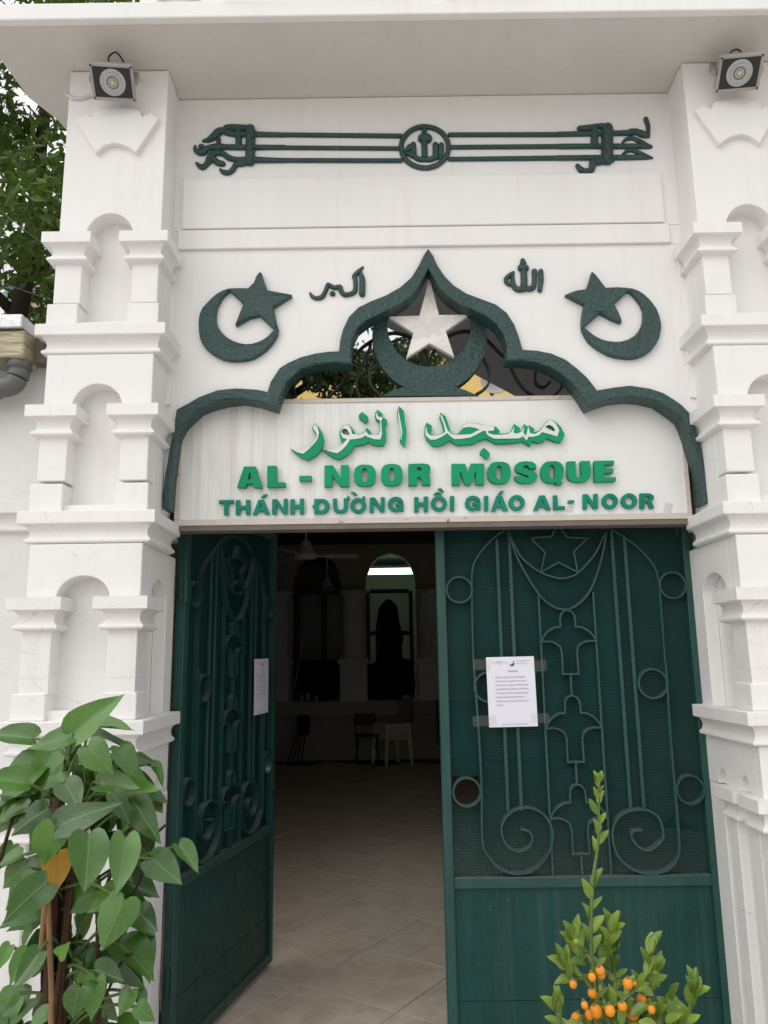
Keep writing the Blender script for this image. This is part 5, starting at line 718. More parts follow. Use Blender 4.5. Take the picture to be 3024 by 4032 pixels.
# notices: printed A4 sheets taped to the doors
TXT = ["Hiện nay, xung quanh Thánh đường Hồi", "Giáo Al_Noor đang diễn ra \"Hội chợ hoa", "Tết Việt Nam\" từ ngày 07/01/2023 đến hết", "ngày 25/01/2023 nên không còn chỗ đậu xe.", "Vì vậy, Ban quản lý Thánh đường đã thông", "báo đến cộng đồng người Hồi giáo có", "phương án gửi xe phía ngoài cổng \"Hội chợ", "hoa Tết\"."]
def text_mesh(body, size, align='LEFT'):
    c = bpy.data.curves.new('txt', 'FONT'); c.body = body; c.size = size; c.align_x = align; c.resolution_u = 2
    o = bpy.data.objects.new('txt', c); COL.objects.link(o); dg = bpy.context.evaluated_depsgraph_get(); dg.update()
    me = bpy.data.meshes.new_from_object(o.evaluated_get(dg)); bpy.data.objects.remove(o); bpy.data.curves.remove(c); return me
def notice(parent_leaf, lx, lz, roll, label, tapes):
    t = thing('notice', label, 'notice', (0, 0, 0), 0, 'printed notices taped to the doors')
    Wd, Hd = 0.206, 0.291
    b_ = nb(); n = 8
    rows = [[b_.verts.new((-Wd / 2 + Wd * i / n, -0.0012 * math.sin(math.pi * i / n) - 0.001 * math.sin(3.0 * j / n), -Hd / 2 + Hd * j / n)) for i in range(n + 1)] for j in range(n + 1)]
    for j in range(n):
        for i in range(n): b_.faces.new((rows[j][i], rows[j][i + 1], rows[j + 1][i + 1], rows[j + 1][i]))
    sheet = link('sheet', b_, 'paper', t, True)
    b_ = nb()
    def add(body, size, x, z, align='LEFT', fat=1.0):
        me = text_mesh(body, size, align); q_ = nb(); q_.from_mesh(me)
        xform(q_, Matrix.Translation((x, -0.0038, z)) @ Matrix.Rotation(math.pi / 2, 4, 'X')); q_.to_mesh(me); q_.free(); b_.from_mesh(me); bpy.data.meshes.remove(me)
    for i, s in enumerate(TXT): add(s, 0.0078, -0.068, 0.058 - i * 0.0165)
    add('Thông Báo', 0.0098, 0.010, 0.082, 'CENTER')
    for i, s in enumerate(('BAN QUẢN LÝ', 'THÁNH ĐƯỜNG HỒI GIÁO AL-NOOR', 'HÀ NỘI')): add(s, 0.0042, -0.046, 0.126 - i * 0.006, 'CENTER')
    for i, s in enumerate(('CỘNG HÒA XÃ HỘI CHỦ NGHĨA', 'VIỆT NAM', 'Độc lập - Tự do - Hạnh phúc')): add(s, 0.0042, 0.055, 0.127 - i * 0.006, 'CENTER')
    b_2 = box(nb(), -0.05, 0.065, -0.0036, -0.0032, -0.1345, -0.1335); me = bpy.data.meshes.new('t'); b_2.to_mesh(me); b_2.free(); b_.from_mesh(me)
    cres = [(0.006 + 0.012 * math.cos(a), 0.118 + 0.012 * math.sin(a)) for a in [R(-150 + i * 14) for i in range(16)]] + [(0.003 + 0.0105 * math.cos(a), 0.121 + 0.0105 * math.sin(a)) for a in [R(60 - i * 14) for i in range(16)]]
    poly(b_, [cres], -0.0038, -0.0034); poly(b_, [[(0.003, 0.110), (0.012, 0.110), (0.012, 0.114), (0.0075, 0.119), (0.003, 0.114)]], -0.0038, -0.0034)
    link('print', b_, 'ink', t, False, False)
    for x, z, w, h, a in tapes:
        q_ = nb(); k = 5
        r0 = [[q_.verts.new((-w / 2 + w * i / k, 0.001 * ((i * 7 + j) % 3), -h / 2 + h * j)) for i in range(k + 1)] for j in range(2)]
        for i in range(k): q_.faces.new((r0[0][i], r0[0][i + 1], r0[1][i + 1], r0[1][i]))
        xform(q_, Matrix.Translation((x, -0.006, z)) @ Matrix.Rotation(a, 4, 'Y')); link('tape', q_, 'tape', t)
    Lm = Matrix.Translation(parent_leaf.location) @ Matrix.Rotation(parent_leaf.rotation_euler.z, 4, 'Z')
    t.matrix_world = Lm @ Matrix.Translation((lx, -0.028, lz)) @ Matrix.Rotation(roll, 4, 'Y')
    return t
tp = [(-0.122, 0.115, 0.075, 0.045, 0.05), (0.125, 0.105, 0.060, 0.048, -0.1), (-0.122, -0.118, 0.10, 0.044, 0.0), (0.115, -0.112, 0.075, 0.040, 0.0)]
notice(right_leaf, 0.533 - HX, 1.474, R(-0.6), 'white printed notice taped to the closed right door leaf', tp)
notice(left_leaf, 0.895, 1.482, R(-1.0), 'white printed notice on the open left door leaf, seen at a slant', [])

# ---------------------------------------------------------------- hall behind the doors
hall = thing('prayer_hall', 'dim covered hall behind the doors with dark ceiling and pale walls', 'building', (0.5, 5, 0))
def hp(nm, b_, mt, parent=None, sm=False): xform(b_, Matrix.Translation((-0.5, -5, 0))); return link(nm, b_, mt, parent or hall, sm)
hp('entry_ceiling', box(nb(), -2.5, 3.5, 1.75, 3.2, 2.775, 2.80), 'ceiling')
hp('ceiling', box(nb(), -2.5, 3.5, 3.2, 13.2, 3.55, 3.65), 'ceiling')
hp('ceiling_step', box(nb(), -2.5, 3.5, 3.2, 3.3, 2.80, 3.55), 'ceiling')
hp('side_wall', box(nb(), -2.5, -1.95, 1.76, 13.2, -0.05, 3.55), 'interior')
hp('court_wall', box(nb(), -2.1, -1.95, 0.455, 1.755, -0.05, 2.2), 'sidewall')  # both court walls are unseen and cut low to let sky light in
hp('court_wall', box(nb(), 2.9, 3.05, 0.455, 1.755, -0.05, 2.2), 'sidewall')
hp('side_wall', box(nb(), 2.9, 3.5, 1.76, 13.2, -0.05, 3.55), 'interior')
hp('front_wall', box(nb(), -2.5, -1.36, 0.345, 0.45, -0.05, 2.775), 'sidewall')
hp('front_wall', box(nb(), 1.78, 3.5, 0.345, 0.45, -0.05, 2.775), 'sidewall')
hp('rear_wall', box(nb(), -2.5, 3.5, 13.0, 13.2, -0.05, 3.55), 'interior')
hp('light_blocking_wall', box(nb(), -0.62, -0.54, 10.66, 12.99, 0.931, 3.54), 'interior')  # added wall that blocks the tube light from the left back arch
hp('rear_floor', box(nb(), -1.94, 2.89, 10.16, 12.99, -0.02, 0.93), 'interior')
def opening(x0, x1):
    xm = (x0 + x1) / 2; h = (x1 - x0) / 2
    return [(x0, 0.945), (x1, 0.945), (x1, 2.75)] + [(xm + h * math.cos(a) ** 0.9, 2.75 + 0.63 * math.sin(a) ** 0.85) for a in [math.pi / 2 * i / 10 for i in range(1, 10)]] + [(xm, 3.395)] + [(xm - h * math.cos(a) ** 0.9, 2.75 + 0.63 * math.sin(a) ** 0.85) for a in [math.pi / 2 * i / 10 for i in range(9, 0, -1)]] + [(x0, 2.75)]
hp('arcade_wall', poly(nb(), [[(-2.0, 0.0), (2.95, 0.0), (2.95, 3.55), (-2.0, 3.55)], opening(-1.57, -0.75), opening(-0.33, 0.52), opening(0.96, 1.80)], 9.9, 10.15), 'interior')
hp('counter_ledge', box(nb(), -2.0, 2.95, 9.80, 9.899, 0.70, 0.935, 0.01), 'interior')
hp('dado_rail', box(nb(), -2.0, 2.95, 9.84, 9.899, 0.63, 0.67, 0.006), 'interior')
for cx_ in (-1.81, -0.535, 0.745, 2.03):
    b_ = nb(); lathe(b_, [(0.24, 1.58), (0.24, 1.63), (0.20, 1.66), (0.19, 1.70), (0.185, 2.6), (0.20, 2.66), (0.24, 2.70), (0.26, 2.75)], cx_, 9.84, 24)
    c = hp('column', b_, 'sidewall', None, True)
    q_ = frust(nb(), cx_ - 0.22, cx_ + 0.22, 9.66, 9.898, [(0.0, 0.94), (0.0, 1.52), (0.04, 1.55), (0.04, 1.60)]); hp('pedestal', q_, 'sidewall', c)
# glazed frame in the middle and left openings
wf = thing('window_frame', 'dark framed glazed screen seen through the middle arch at the back of the hall', 'window', (0.1, 10.6, 0.94))
def wfp(nm, b_, mt): xform(b_, Matrix.Translation((-0.1, -10.6, -0.94))); return link(nm, b_, mt, wf)
for x0 in (-0.345, 0.42): wfp('mullion', box(nb(), x0, x0 + 0.07, 10.57, 10.63, 0.94, 2.80), 'black')
for z in (2.02, 2.76): wfp('transom', box(nb(), -0.27, 0.42, 10.575, 10.625, z, z + 0.075), 'black')
wfp('pane', box(nb(), -0.27, 0.42, 10.595, 10.601, 2.10, 2.755), 'glass')
for x0, x1 in ((-1.515, -1.145), (-1.035, -0.725)): wfp('pane', box(nb(), x0, x1, 10.595, 10.601, 0.945, 2.745), 'glass')
for x0, x1 in ((-1.60, -1.52), (-1.14, -1.04), (-0.72, -0.64)): wfp('mullion', box(nb(), x0, x1, 10.57, 10.63, 0.94, 2.75), 'black')
wfp('transom', box(nb(), -1.6, -0.64, 10.57, 10.63, 2.751, 2.82), 'black')
tl_ = thing('fluorescent_light', 'lit twin fluorescent tube glowing green white through the back arch', 'light', (0.12, 11.6, 3.30))
for k, z in enumerate((0.0, -0.065)): link('tube', tube(nb(), [(-0.62, 0, z), (0.62, 0, z)], 0.026, 12), 'tube', tl_, True)
link('fitting', box(nb(), -0.66, 0.66, 0.03, 0.06, -0.06, 0.0), 'fanwhite', tl_)
tf = thing('tube_fitting', 'unlit long tube lamp fitting on the hall ceiling near the doors', 'light', (0.13, 5.0, 3.0))
link('batten', box(nb(), -0.33, 0.33, -0.04, 0.04, 0.0, 0.05, 0.01), 'fanwhite', tf); link('tube', tube(nb(), [(-0.31, 0, -0.02), (0.31, 0, -0.02)], 0.014, 8), 'fanwhite', tf)
link('hanger', tube(nb(), [(0, 0, 0.05), (0, 0, 0.56)], 0.006, 6), 'fanwhite', tf)
def fan(loc, ztop, rz, label, s=1.0):
    t = thing('ceiling_fan', label, 'fan', loc, rz, 'ceiling fans in the hall')
    b_ = nb(); lathe(b_, [(0.115, 0.0), (0.135, 0.03), (0.135, 0.06), (0.10, 0.085), (0.085, 0.15), (0.05, 0.22), (0.02, 0.25)], 0, 0, 24); link('motor', b_, 'fanwhite', t, True)
    link('rod', tube(nb(), [(0, 0, 0.25), (0, 0, ztop - loc[2])], 0.014, 8), 'fanwhite', t)
    for k in range(3):
        b_ = nb(); sec = [(0.10, 0.03), (0.20, 0.045), (0.30, 0.07), (0.55, 0.075), (0.62, 0.062), (0.645, 0.03)]
        up = [[b_.verts.new((x, y, 0.035 + dz - y * 0.18)) for y in (-w, w)] for dz in (0, 0.006) for x, w in sec]
        n = len(sec)
        for i in range(n - 1):
            for o in (0, n): b_.faces.new((up[o + i][0], up[o + i + 1][0], up[o + i + 1][1], up[o + i][1]))
            for e in (0, 1): b_.faces.new((up[i][e], up[i + 1][e], up[n + i + 1][e], up[n + i][e]))
        xform(b_, Matrix.Rotation(R(120 * k), 4, 'Z')); link('blade', b_, 'fanwhite', t)
    return t
fan((-0.955, 6.1, 2.815), 3.55, R(12), 'cream three-blade ceiling fan hanging nearest the doors')
fan((-1.06, 10.9, 2.84), 3.55, R(40), 'smaller looking distant ceiling fan beyond the left arch')

# plastic chair stack
def plastic_chair(label):
    t = thing('plastic_chair', label, 'chair', (0, 0, 0), 0, 'stacked cream plastic chairs by the back wall')
    b_ = nb(); box(b_, -0.21, 0.21, -0.20, 0.20, 0.42, 0.440, 0.008); link('seat', b_, 'chair', t)
    b_ = nb()
    for x0, x1, y0, y1 in ((-0.22, 0.22, -0.215, -0.2005), (-0.22, 0.22, 0.2005, 0.215), (-0.222, -0.2105, -0.2, 0.2), (0.2105, 0.222, -0.2, 0.2)): box(b_, x0, x1, y0, y1, 0.385, 0.437, 0.004, 1)
    link('apron', b_, 'chair', t)
    for sx in (-1, 1):
        for sy in (-1, 1):
            link('leg', tube(nb(), [(sx * 0.20, sy * 0.19, 0.42), (sx * 0.225, sy * 0.225, 0.0)], [0.028, 0.020], 8), 'chair', t)
    b_ = nb(); n = 10; rows = []
    for j in range(7):
        z = 0.43 + 0.42 * j / 6; wd = 0.20 + 0.01 * j / 6 if j < 5 else 0.20 - 0.03 * (j - 4)
        rows.append([b_.verts.new((-wd + 2 * wd * i / n, 0.20 + 0.09 * j / 6 - 0.03 * (1 - (2 * i / n - 1) ** 2) * -1, z)) for i in range(n + 1)])
    for j in range(6):
        for i in range(n):
            if i in (3, 5, 7) and 1 <= j <= 4: pass
            b_.faces.new((rows[j][i], rows[j][i + 1], rows[j + 1][i + 1], rows[j + 1][i]))
    bmesh.ops.solidify(b_, geom=b_.faces[:], thickness=0.012)
    link('backrest', b_, 'chair', t, True); return t
names = ['bottom cream plastic chair of the stack at the back of the hall', 'second from bottom cream plastic chair in the stack', 'second from top cream plastic chair in the stack', 'topmost cream plastic chair of the stack at the back of the hall']
pc = plastic_chair(names[0])
for k in range(4):
    c = pc if k == 0 else copy_tree(pc)
    c.location = (0.075, 9.28, 0.006 + k * 0.062); c.rotation_euler = (0, 0, R(-62)); c['label'] = names[k]
fc = thing('folding_chair', 'small dark folding chair left of the plastic chair stack', 'chair', (-0.33, 9.35, 0.006), R(10))
for sx in (-0.16, 0.16):
    link('leg', tube(nb(), [(sx - 0.0, -0.18, 0.0), (sx, 0.16, 0.76)], 0.011, 6), 'black', fc); link('leg', tube(nb(), [(sx * 0.9, 0.18, 0.0), (sx * 0.9, -0.18, 0.43)], 0.011, 6), 'black', fc)
link('seat', box(nb(), -0.18, 0.18, -0.20, 0.12, 0.43, 0.45, 0.006), 'black', fc); link('backrest', box(nb(), -0.17, 0.17, 0.13, 0.15, 0.58, 0.76, 0.006), 'black', fc)
# hanging cloak, draped cloth, pole, bundle, folded table, jars
b_ = poly(nb(), [[(-0.18, 0.96), (-0.17, 2.10), (-0.12, 2.46), (-0.02, 2.58), (0.04, 2.62), (0.10, 2.60), (0.20, 2.50), (0.24, 2.20), (0.30, 1.95), (0.27, 1.80), (0.28, 0.96)]], 10.02, 10.10, 0.02)
tag(link('hanging_cloak', b_, 'darkcloth'), 'long black cloak hanging in the middle back arch', 'cloak')
b_ = poly(nb(), [[(-0.30, 0.946), (-0.31, 1.50), (-0.1, 1.60), (0.30, 1.62), (0.46, 1.58), (0.48, 1.15), (0.40, 0.946)]], 9.91, 10.00, 0.03)
tag(link('draped_cloth', b_, 'darkcloth'), 'heap of black cloth on the sill below the hanging cloak', 'cloth')
b_ = poly(nb(), [[(-1.50, 0.946), (-1.52, 1.55), (-1.3, 1.62), (-0.80, 1.60), (-0.78, 1.15), (-0.86, 0.946)]], 9.93, 10.02, 0.03)
tag(link('draped_cloth', b_, 'darkcloth'), 'heap of dark cloth on the sill in the left back arch', 'cloth')
tag(link('pole', tube(nb(), [(-1.62, 9.2, 0.006), (-1.38, 9.72, 1.95)], 0.012, 8), 'grey_metal'), 'thin pole leaning on the back wall at the left', 'pole')
fb = thing('folded_stand', 'dark folded stand leaning against the back wall at the left', 'stand', (-1.42, 9.45, 0.006))
for k in range(4): link('leg', tube(nb(), [(-0.14 + k * 0.07, -0.12, 0), (0.02 + k * 0.04, 0.18, 0.66)], 0.012, 6), 'black', fb)
link('cover', box(nb(), -0.02, 0.18, 0.12, 0.20, 0.42, 0.74, 0.04), 'darkcloth', fb)
ft = thing('folded_table', 'dark folded table with steel edge propped by the right column', 'table', (0.86, 8.9, 0.006))
link('top', box(nb(), -0.12, 0.5, 0.0, 0.03, 0.30, 0.98, 0.004), 'black', ft)
for x in (-0.128, -0.05): link('leg', tube(nb(), spline([(x, -0.03, 0.96), (x, -0.05, 0.45), (x + 0.03, -0.10, 0.15), (x - 0.0, -0.04, 0.0)], 4), 0.010, 6), 'steel', ft)
for k, (x, h) in enumerate(((-1.40, 0.11), (-1.30, 0.14), (-1.16, 0.10))):
    b_ = nb(); lathe(b_, [(0.03, 0), (0.034, h * 0.8), (0.02, h), (0.02, h * 1.1)], 0, 0, 12)
    j = tag(link('jar', b_, 'grey_metal', None, True), ('small jar at the left end of the back sill', 'taller jar on the back sill, middle of three', 'small jar on the back sill nearest the column')[k], 'jar', 'jars on the back sill'); j.location = (x, 9.86, 0.936)

# ---------------------------------------------------------------- side wall at the left, gutter, pipe
sw = thing('side_wall', 'plain white plastered wall with a moulded band, left of the left pillar', 'wall', (-3, 0, 0))
def swp(nm, b_, mt='sidewall'): xform(b_, Matrix.Translation((3, 0, 0))); return link(nm, b_, mt, sw)
swp('wall_face', box(nb(), -6.0, XO + 0.02, -0.10, 0.12, 0.0, 2.99))
swp('band', frust(nb(), -6.0, XO, -0.10, 0.0, lv([(o * 0.9, z) for o, z in LED], 2.262)))
gt = thing('roof_gutter', 'crumpled silver flashing and amber ribbed plastic strip at the wall top on the left', 'gutter', (-2, -0.2, 2.9))
def gtp(nm, b_, mt): xform(b_, Matrix.Translation((2, 0.2, -2.9))); return link(nm, b_, mt, gt)
gtp('flashing', box(nb(), -3.2, -1.445, -0.27, -0.10, 2.945, 3.005, 0.006), 'foil')
gtp('plastic_strip', box(nb(), -3.2, -1.438, -0.255, -0.11, 2.825, 2.944, 0.01), 'plastic')
gtp('plank', box(nb(), -1.437, -1.34, -0.16, -0.102, 2.84, 2.95), 'darkwood')
pp = thing('drain_pipe', 'grey plastic drain elbow below the gutter on the left wall', 'pipe', (-1.55, -0.2, 2.78))
link('elbow', tube(nb(), spline([(0.075, 0.0, 0.03), (0.073, 0, -0.01), (0.055, 0, -0.045), (0.02, 0, -0.06), (-0.03, 0, -0.062)], 6), 0.042, 16), 'pvc', pp, True)
link('collar', tube(nb(), [(0.075, 0, 0.05), (0.075, 0, 0.015)], 0.048, 16), 'pvc', pp, True)
link('collar', tube(nb(), [(0.0, 0, -0.061), (-0.04, 0, -0.062)], 0.048, 16), 'pvc', pp, True)
link('pipe', tube(nb(), [(-0.04, 0, -0.062), (-1.2, 0, -0.075)], 0.041, 16), 'pvc', pp, True)

# ---------------------------------------------------------------- neighbouring buildings and trees beyond
yb_h = thing('yellow_building', 'yellow painted building glimpsed through the arch opening', 'building', (0.5, 17, 0))
link('wall', box(nb(), -6, 6, 0, 6, 0, 9.7), 'yellowwall', yb_h)
link('pilaster', box(nb(), 1.15, 1.5, -0.12, -0.001, 0, 9.7), 'yellowwall', yb_h); link('cornice', box(nb(), -6.1, 6.1, -0.25, 6.1, 9.701, 9.95), 'cream', yb_h)
for x in (-3.5, -1.2, 2.6): link('window', box(nb(), x, x + 0.9, -0.03, -0.002, 6.0, 7.6), 'roofgrey', yb_h)
hb = thing('gabled_house', 'cream house with pinkish bargeboard and grey slatted upper wall behind the left tree', 'house', (-6.5, 10, 0))
link('wall', box(nb(), -4, 3.0, 0, 4, 0, 6.0), 'cream', hb)
b_ = poly(nb(), [[(-2.0, 6.0), (1.9, 6.0), (0.2, 8.3)]], -0.02, 0.3); link('gable', b_, 'cream', hb)
link('bargeboard', flatbar(nb(), [(0.1, 8.4), (2.3, 5.75)], 0.42, -0.25, -0.05), 'board', hb)
link('bargeboard', flatbar(nb(), [(-0.35, 8.25), (1.55, 5.95)], 0.22, -0.22, -0.03), 'teal', hb)
link('upper_wall', box(nb(), -2.0, 2.4, 3.0, 3.3, 0, 10.2), 'roofgrey', hb)
for k in range(17): link('slat', box(nb(), -1.9 + k * 0.25, -1.76 + k * 0.25, 2.93, 2.999, 6.2, 8.6), 'interior', hb)
link('beam', box(nb(), -2.0, 2.4, 2.86, 2.999, 8.601, 8.8), 'roofgrey', hb)
sp_ = thing('loudspeaker', 'grey horn loudspeaker just above the sign in the arch opening', 'loudspeaker', (1.37, 6.0, 3.65))
b_ = nb(); lathe(b_, [(0.03, 0), (0.035, 0.12), (0.08, 0.22), (0.17, 0.30), (0.18, 0.31), (0.165, 0.305), (0.05, 0.2)], 0, 0, 24)
xform(b_, Matrix.Translation((0, 0, 1.20)) @ Matrix.Rotation(R(80), 4, 'X')); link('horn', b_, 'grey_metal', sp_, True)
link('post', tube(nb(), [(0, 0.0, 0), (0, 0.0, 1.2)], 0.02, 8), 'grey_metal', sp_)

def leaf_cloud(bm, centre, rad, count, size, droop=0.7):
    cx_, cy_, cz = centre
    for _ in range(count):
        while True:
            p = Vector((random.uniform(-1, 1), random.uniform(-1, 1), random.uniform(-1, 1)))
            if 0.15 < p.length < 1: break
        p = Vector((cx_ + p.x * rad[0], cy_ + p.y * rad[1], cz + p.z * rad[2]))
        d = Vector((random.gauss(0, 1), random.gauss(0, 1), random.gauss(-droop, 0.5))).normalized()
        s = d.cross(Vector((random.gauss(0, 1), random.gauss(0, 1), random.gauss(0, 1)))).normalized(); nn = d.cross(s)
        L = size * random.uniform(0.7, 1.35); w = L * 0.19
        q_ = [bm.verts.new(p), bm.verts.new(p + d * L * 0.45 + s * w + nn * L * 0.06), bm.verts.new(p + d * L), bm.verts.new(p + d * L * 0.45 - s * w + nn * L * 0.06)]
        bm.faces.new(q_[:3]); bm.faces.new((q_[0], q_[2], q_[3]))
def tree(name, label, base, trunk, limbs, clumps, size, seed):
    random.seed(seed)
    t = thing(name, label, 'tree', base)
    link('trunk', tube(nb(), spline(trunk, 4), [0.17 - 0.10 * i / (4 * (len(trunk) - 1)) for i in range(4 * (len(trunk) - 1) + 1)], 10), 'treebark', t, True)
    for lb in limbs:
        pts = spline(lb, 4); link('limb', tube(nb(), pts, [0.07 - 0.05 * i / (len(pts) - 1) for i in range(len(pts))], 7), 'treebark', t, True)
    b_ = nb()
    for c, r, n in clumps: leaf_cloud(b_, c, r, n, size)
    link('crown', b_, 'treeleaf', t, False, False)['kind'] = 'stuff'; return t
# clump centres relative to the trunk base
def clumps_in(n, lo, hi, rr, cnt, seed):
    random.seed(seed)
    return [((random.uniform(lo[0], hi[0]), random.uniform(lo[1], hi[1]), random.uniform(lo[2], hi[2])), (rr * random.uniform(0.7, 1.3), rr * random.uniform(0.7, 1.3), rr * random.uniform(0.45, 0.8)), cnt) for _ in range(n)]
tree('leafy_tree', 'tall leafy tree behind the left pillar with drooping dark green foliage', (-4.3, 5.2, 0),
     [(0, 0, 0), (0.05, 0.1, 2.2), (-0.05, 0, 4.2), (0.1, 0.1, 6.5), (0.2, 0, 8.5)],
     [[(-0.05, 0, 4.0), (0.6, -0.6, 4.6), (1.2, -1.0, 5.2)], [(0, 0.05, 4.8), (0.9, 0.2, 5.6), (1.8, 0.3, 6.6)], [(0.05, 0.1, 5.6), (-0.9, -0.4, 6.6), (-1.6, -0.8, 7.4)], [(0, 0, 3.6), (-0.8, -0.9, 4.4), (-1.3, -1.5, 5.2)], [(0.1, 0.1, 6.2), (0.7, 0.9, 7.2), (1.2, 1.4, 8.2)]],
     clumps_in(54, (-2.2, -2.0, 4.3), (2.4, 2.0, 9.2), 0.58, 270, 3) + clumps_in(10, (0.0, -1.6, 4.0), (1.6, -0.6, 5.2), 0.38, 160, 9), 0.17, 11)
tree('leafy_tree', 'leafy tree seen through the arch opening behind the star, trunk at its left', (-2.6, 8.0, 0),
     [(0, 0, 0), (0.1, 0, 2.5), (0.5, -0.2, 4.4), (1.2, -0.3, 5.6), (1.9, -0.3, 6.8)],
     [[(0.5, -0.2, 4.4), (1.2, -0.6, 5.4), (2.2, -0.8, 6.2)], [(1.0, -0.3, 5.3), (1.9, 0.0, 6.0), (2.9, 0.3, 6.6)], [(0.9, -0.3, 5.2), (0.6, 0.2, 6.3), (0.5, 0.6, 7.4)]],
     clumps_in(34, (0.2, -1.6, 5.6), (3.3, 1.2, 8.6), 0.55, 240, 5) + clumps_in(12, (1.0, -1.0, 4.9), (3.2, 0.6, 6.0), 0.45, 170, 15), 0.15, 12)
random.seed(21)
for k, (pts, lab) in enumerate((([(-7, 2.0, 7.0), (-3.5, 1.2, 5.2), (-1.40, 0.2, 3.42)], 'thin grey wire slanting through the tree to the left pillar'), ([(-4, 1.5, 4.25), (-2.8, 1.2, 4.05), (-1.6, 0.6, 3.45)], 'lower thin wire running to the left pillar above the gutter'))):
    wire('wire', pts, 0.0022, lab, 'wire', 'blackiron')

# ---------------------------------------------------------------- climbing pothos at the left
def leaf_mesh(name, heart, curl=0.20, fold=0.16, skew=0.0, nick=0.0):
    """unit leaf: base at origin, tip at +Y, width 1, top face +Z"""
    b_ = nb(); rows = []
    if heart:
        out = [(0.0, 0.0), (0.10, -0.105), (0.24, -0.145), (0.37, -0.09), (0.46, 0.03), (0.49, 0.17), (0.46, 0.33), (0.38, 0.50), (0.27, 0.66), (0.15, 0.80), (0.06, 0.91), (0.0, 1.0)]
        mid = [0.0, 0.008, 0.03, 0.07, 0.13, 0.21, 0.32, 0.45, 0.60, 0.75, 0.88, 1.0]
    else:
        out = [(0.02, 0.0), (0.12, 0.05), (0.27, 0.14), (0.41, 0.28), (0.49, 0.44), (0.48, 0.58), (0.41, 0.71), (0.29, 0.83), (0.15, 0.93), (0.0, 1.0)]
        mid = [0.0, 0.05, 0.15, 0.29, 0.44, 0.58, 0.71, 0.83, 0.93, 1.0]
    S = (-1.0, -0.82, -0.5, -0.2, 0.0, 0.2, 0.5, 0.82, 1.0)
    for (ox, oy), my in zip(out, mid):
        row = []
        for s_ in S:
            a = abs(s_); x = ox * s_; y = my + (oy - my) * a
            x += skew * math.sin(math.pi * max(y, 0)); x *= 1 - (nick * (1 if s_ > 0 else 0.3) * max(0, math.sin(y * 23 + 1)) ** 3 if heart else 0)
            z = fold * abs(x) ** 1.2 - curl * max(y, 0) ** 2 - 0.10 * max(-y, 0) + 0.022 * math.sin(y * 11 + (2 if s_ > 0 else 0)) * a ** 2 + 0.010 * math.sin(y * 38) * a * (1 - a) * 3
            row.append(b_.verts.new((x, y, z)))
        rows.append(row)
    for r0, r1 in zip(rows, rows[1:]):
        for i in range(len(S) - 1): b_.faces.new((r0[i], r0[i + 1], r1[i + 1], r1[i]))
    bmesh.ops.remove_doubles(b_, verts=b_.verts, dist=1e-5)
    for f in b_.faces:
        f.normal_update()
        if f.normal.z < 0: f.normal_flip()
    me = bpy.data.meshes.new(name); b_.to_mesh(me); b_.free()
    for p in me.polygons: p.use_smooth = True
    return me
CAMP = Vector((0, -3.16, 1.62))
def place_leaf(me, parent, base, tip, width, roll, name='leaf', lab=None, flip=1, tilt=None):
    base, tip = Vector(base), Vector(tip); d = tip - base; L = d.length; d.normalize()
    c = (CAMP - base).normalized(); n0 = (c - d * c.dot(d)).normalized(); s = d.cross(n0)
    a = roll * 1.25
    upish = 1 if s.z * math.sin(a) + n0.z * math.cos(a) > -s.z * math.sin(a) + n0.z * math.cos(a) else -1
    nn = n0 * math.cos(a) + s * math.sin(a) * upish; s2 = d.cross(nn)
    wd = min(width / max(0.35, math.cos(a)), L * 0.85)
    o = bpy.data.objects.new(name, me); COL.objects.link(o); o.parent = parent
    mw = Matrix((s2 * wd, d * L, nn * L)).transposed().to_4x4(); mw.translation = base
    o.matrix_basis = parent_inv(parent) @ mw
    return o
def parent_inv(p): return Matrix.Translation(-Vector(p.location))
random.seed(5)
HE = [leaf_mesh('pothos_leaf', True, *v) for v in ((0.16, 0.34, 0.0, 0.0), (0.36, 0.14, 0.06, 0.05), (0.02, 0.46, -0.07, 0.0), (0.22, -0.16, 0.03, 0.14), (-0.06, 0.26, -0.04, 0.08))]
for h in HE: h.materials.append(M['pothos'])
HY = leaf_mesh('pothos_young', True); HY.materials.append(M['pothos_young'])
HYL = leaf_mesh('pothos_yellow', True); HYL.materials.append(M['pothos_yellow'])
po = thing('climbing_plant', 'climbing plant with large heart-shaped green leaves in front of the left pillar', 'plant', (-0.885, -0.92, 0))
PX, PY = -0.885, -0.92
for k in range(13):
    ph = k * 0.52; rr = 0.020 + 0.016 * ((k * 7) % 5) / 4; w_ = random.uniform(1.2, 3.0)
    pts = [((rr + 0.006 * math.sin(z * 9 + k)) * math.cos(ph + z * w_) + 0.012 * math.sin(z * 5 + k) - 0.012 + 0.02 * (1 - z), (rr + 0.006) * math.sin(ph + z * w_), z) for z in [i * 0.06 for i in range(0, 18 + (k % 5))]]
    r0 = random.uniform(0.007, 0.016)
    link('stem', tube(nb(), pts, [r0 * (1 - 0.3 * i / len(pts)) * random.uniform(0.85, 1.15) for i in range(len(pts))], 8), 'bark', po, True)
for pts, r0 in (([(0.03, -0.075, 0.30), (0.025, -0.085, 0.62), (0.022, -0.09, 0.78), (0.005, -0.085, 0.92), (-0.006, -0.08, 1.03), (0.01, -0.06, 1.12)], 0.0072), ([(-0.02, -0.07, 0.88), (-0.012, -0.085, 0.97), (-0.008, -0.085, 1.05), (-0.01, -0.06, 1.13)], 0.0085)):
    link('vine', tube(nb(), spline(pts, 5), r0, 7), 'vine', po, True)
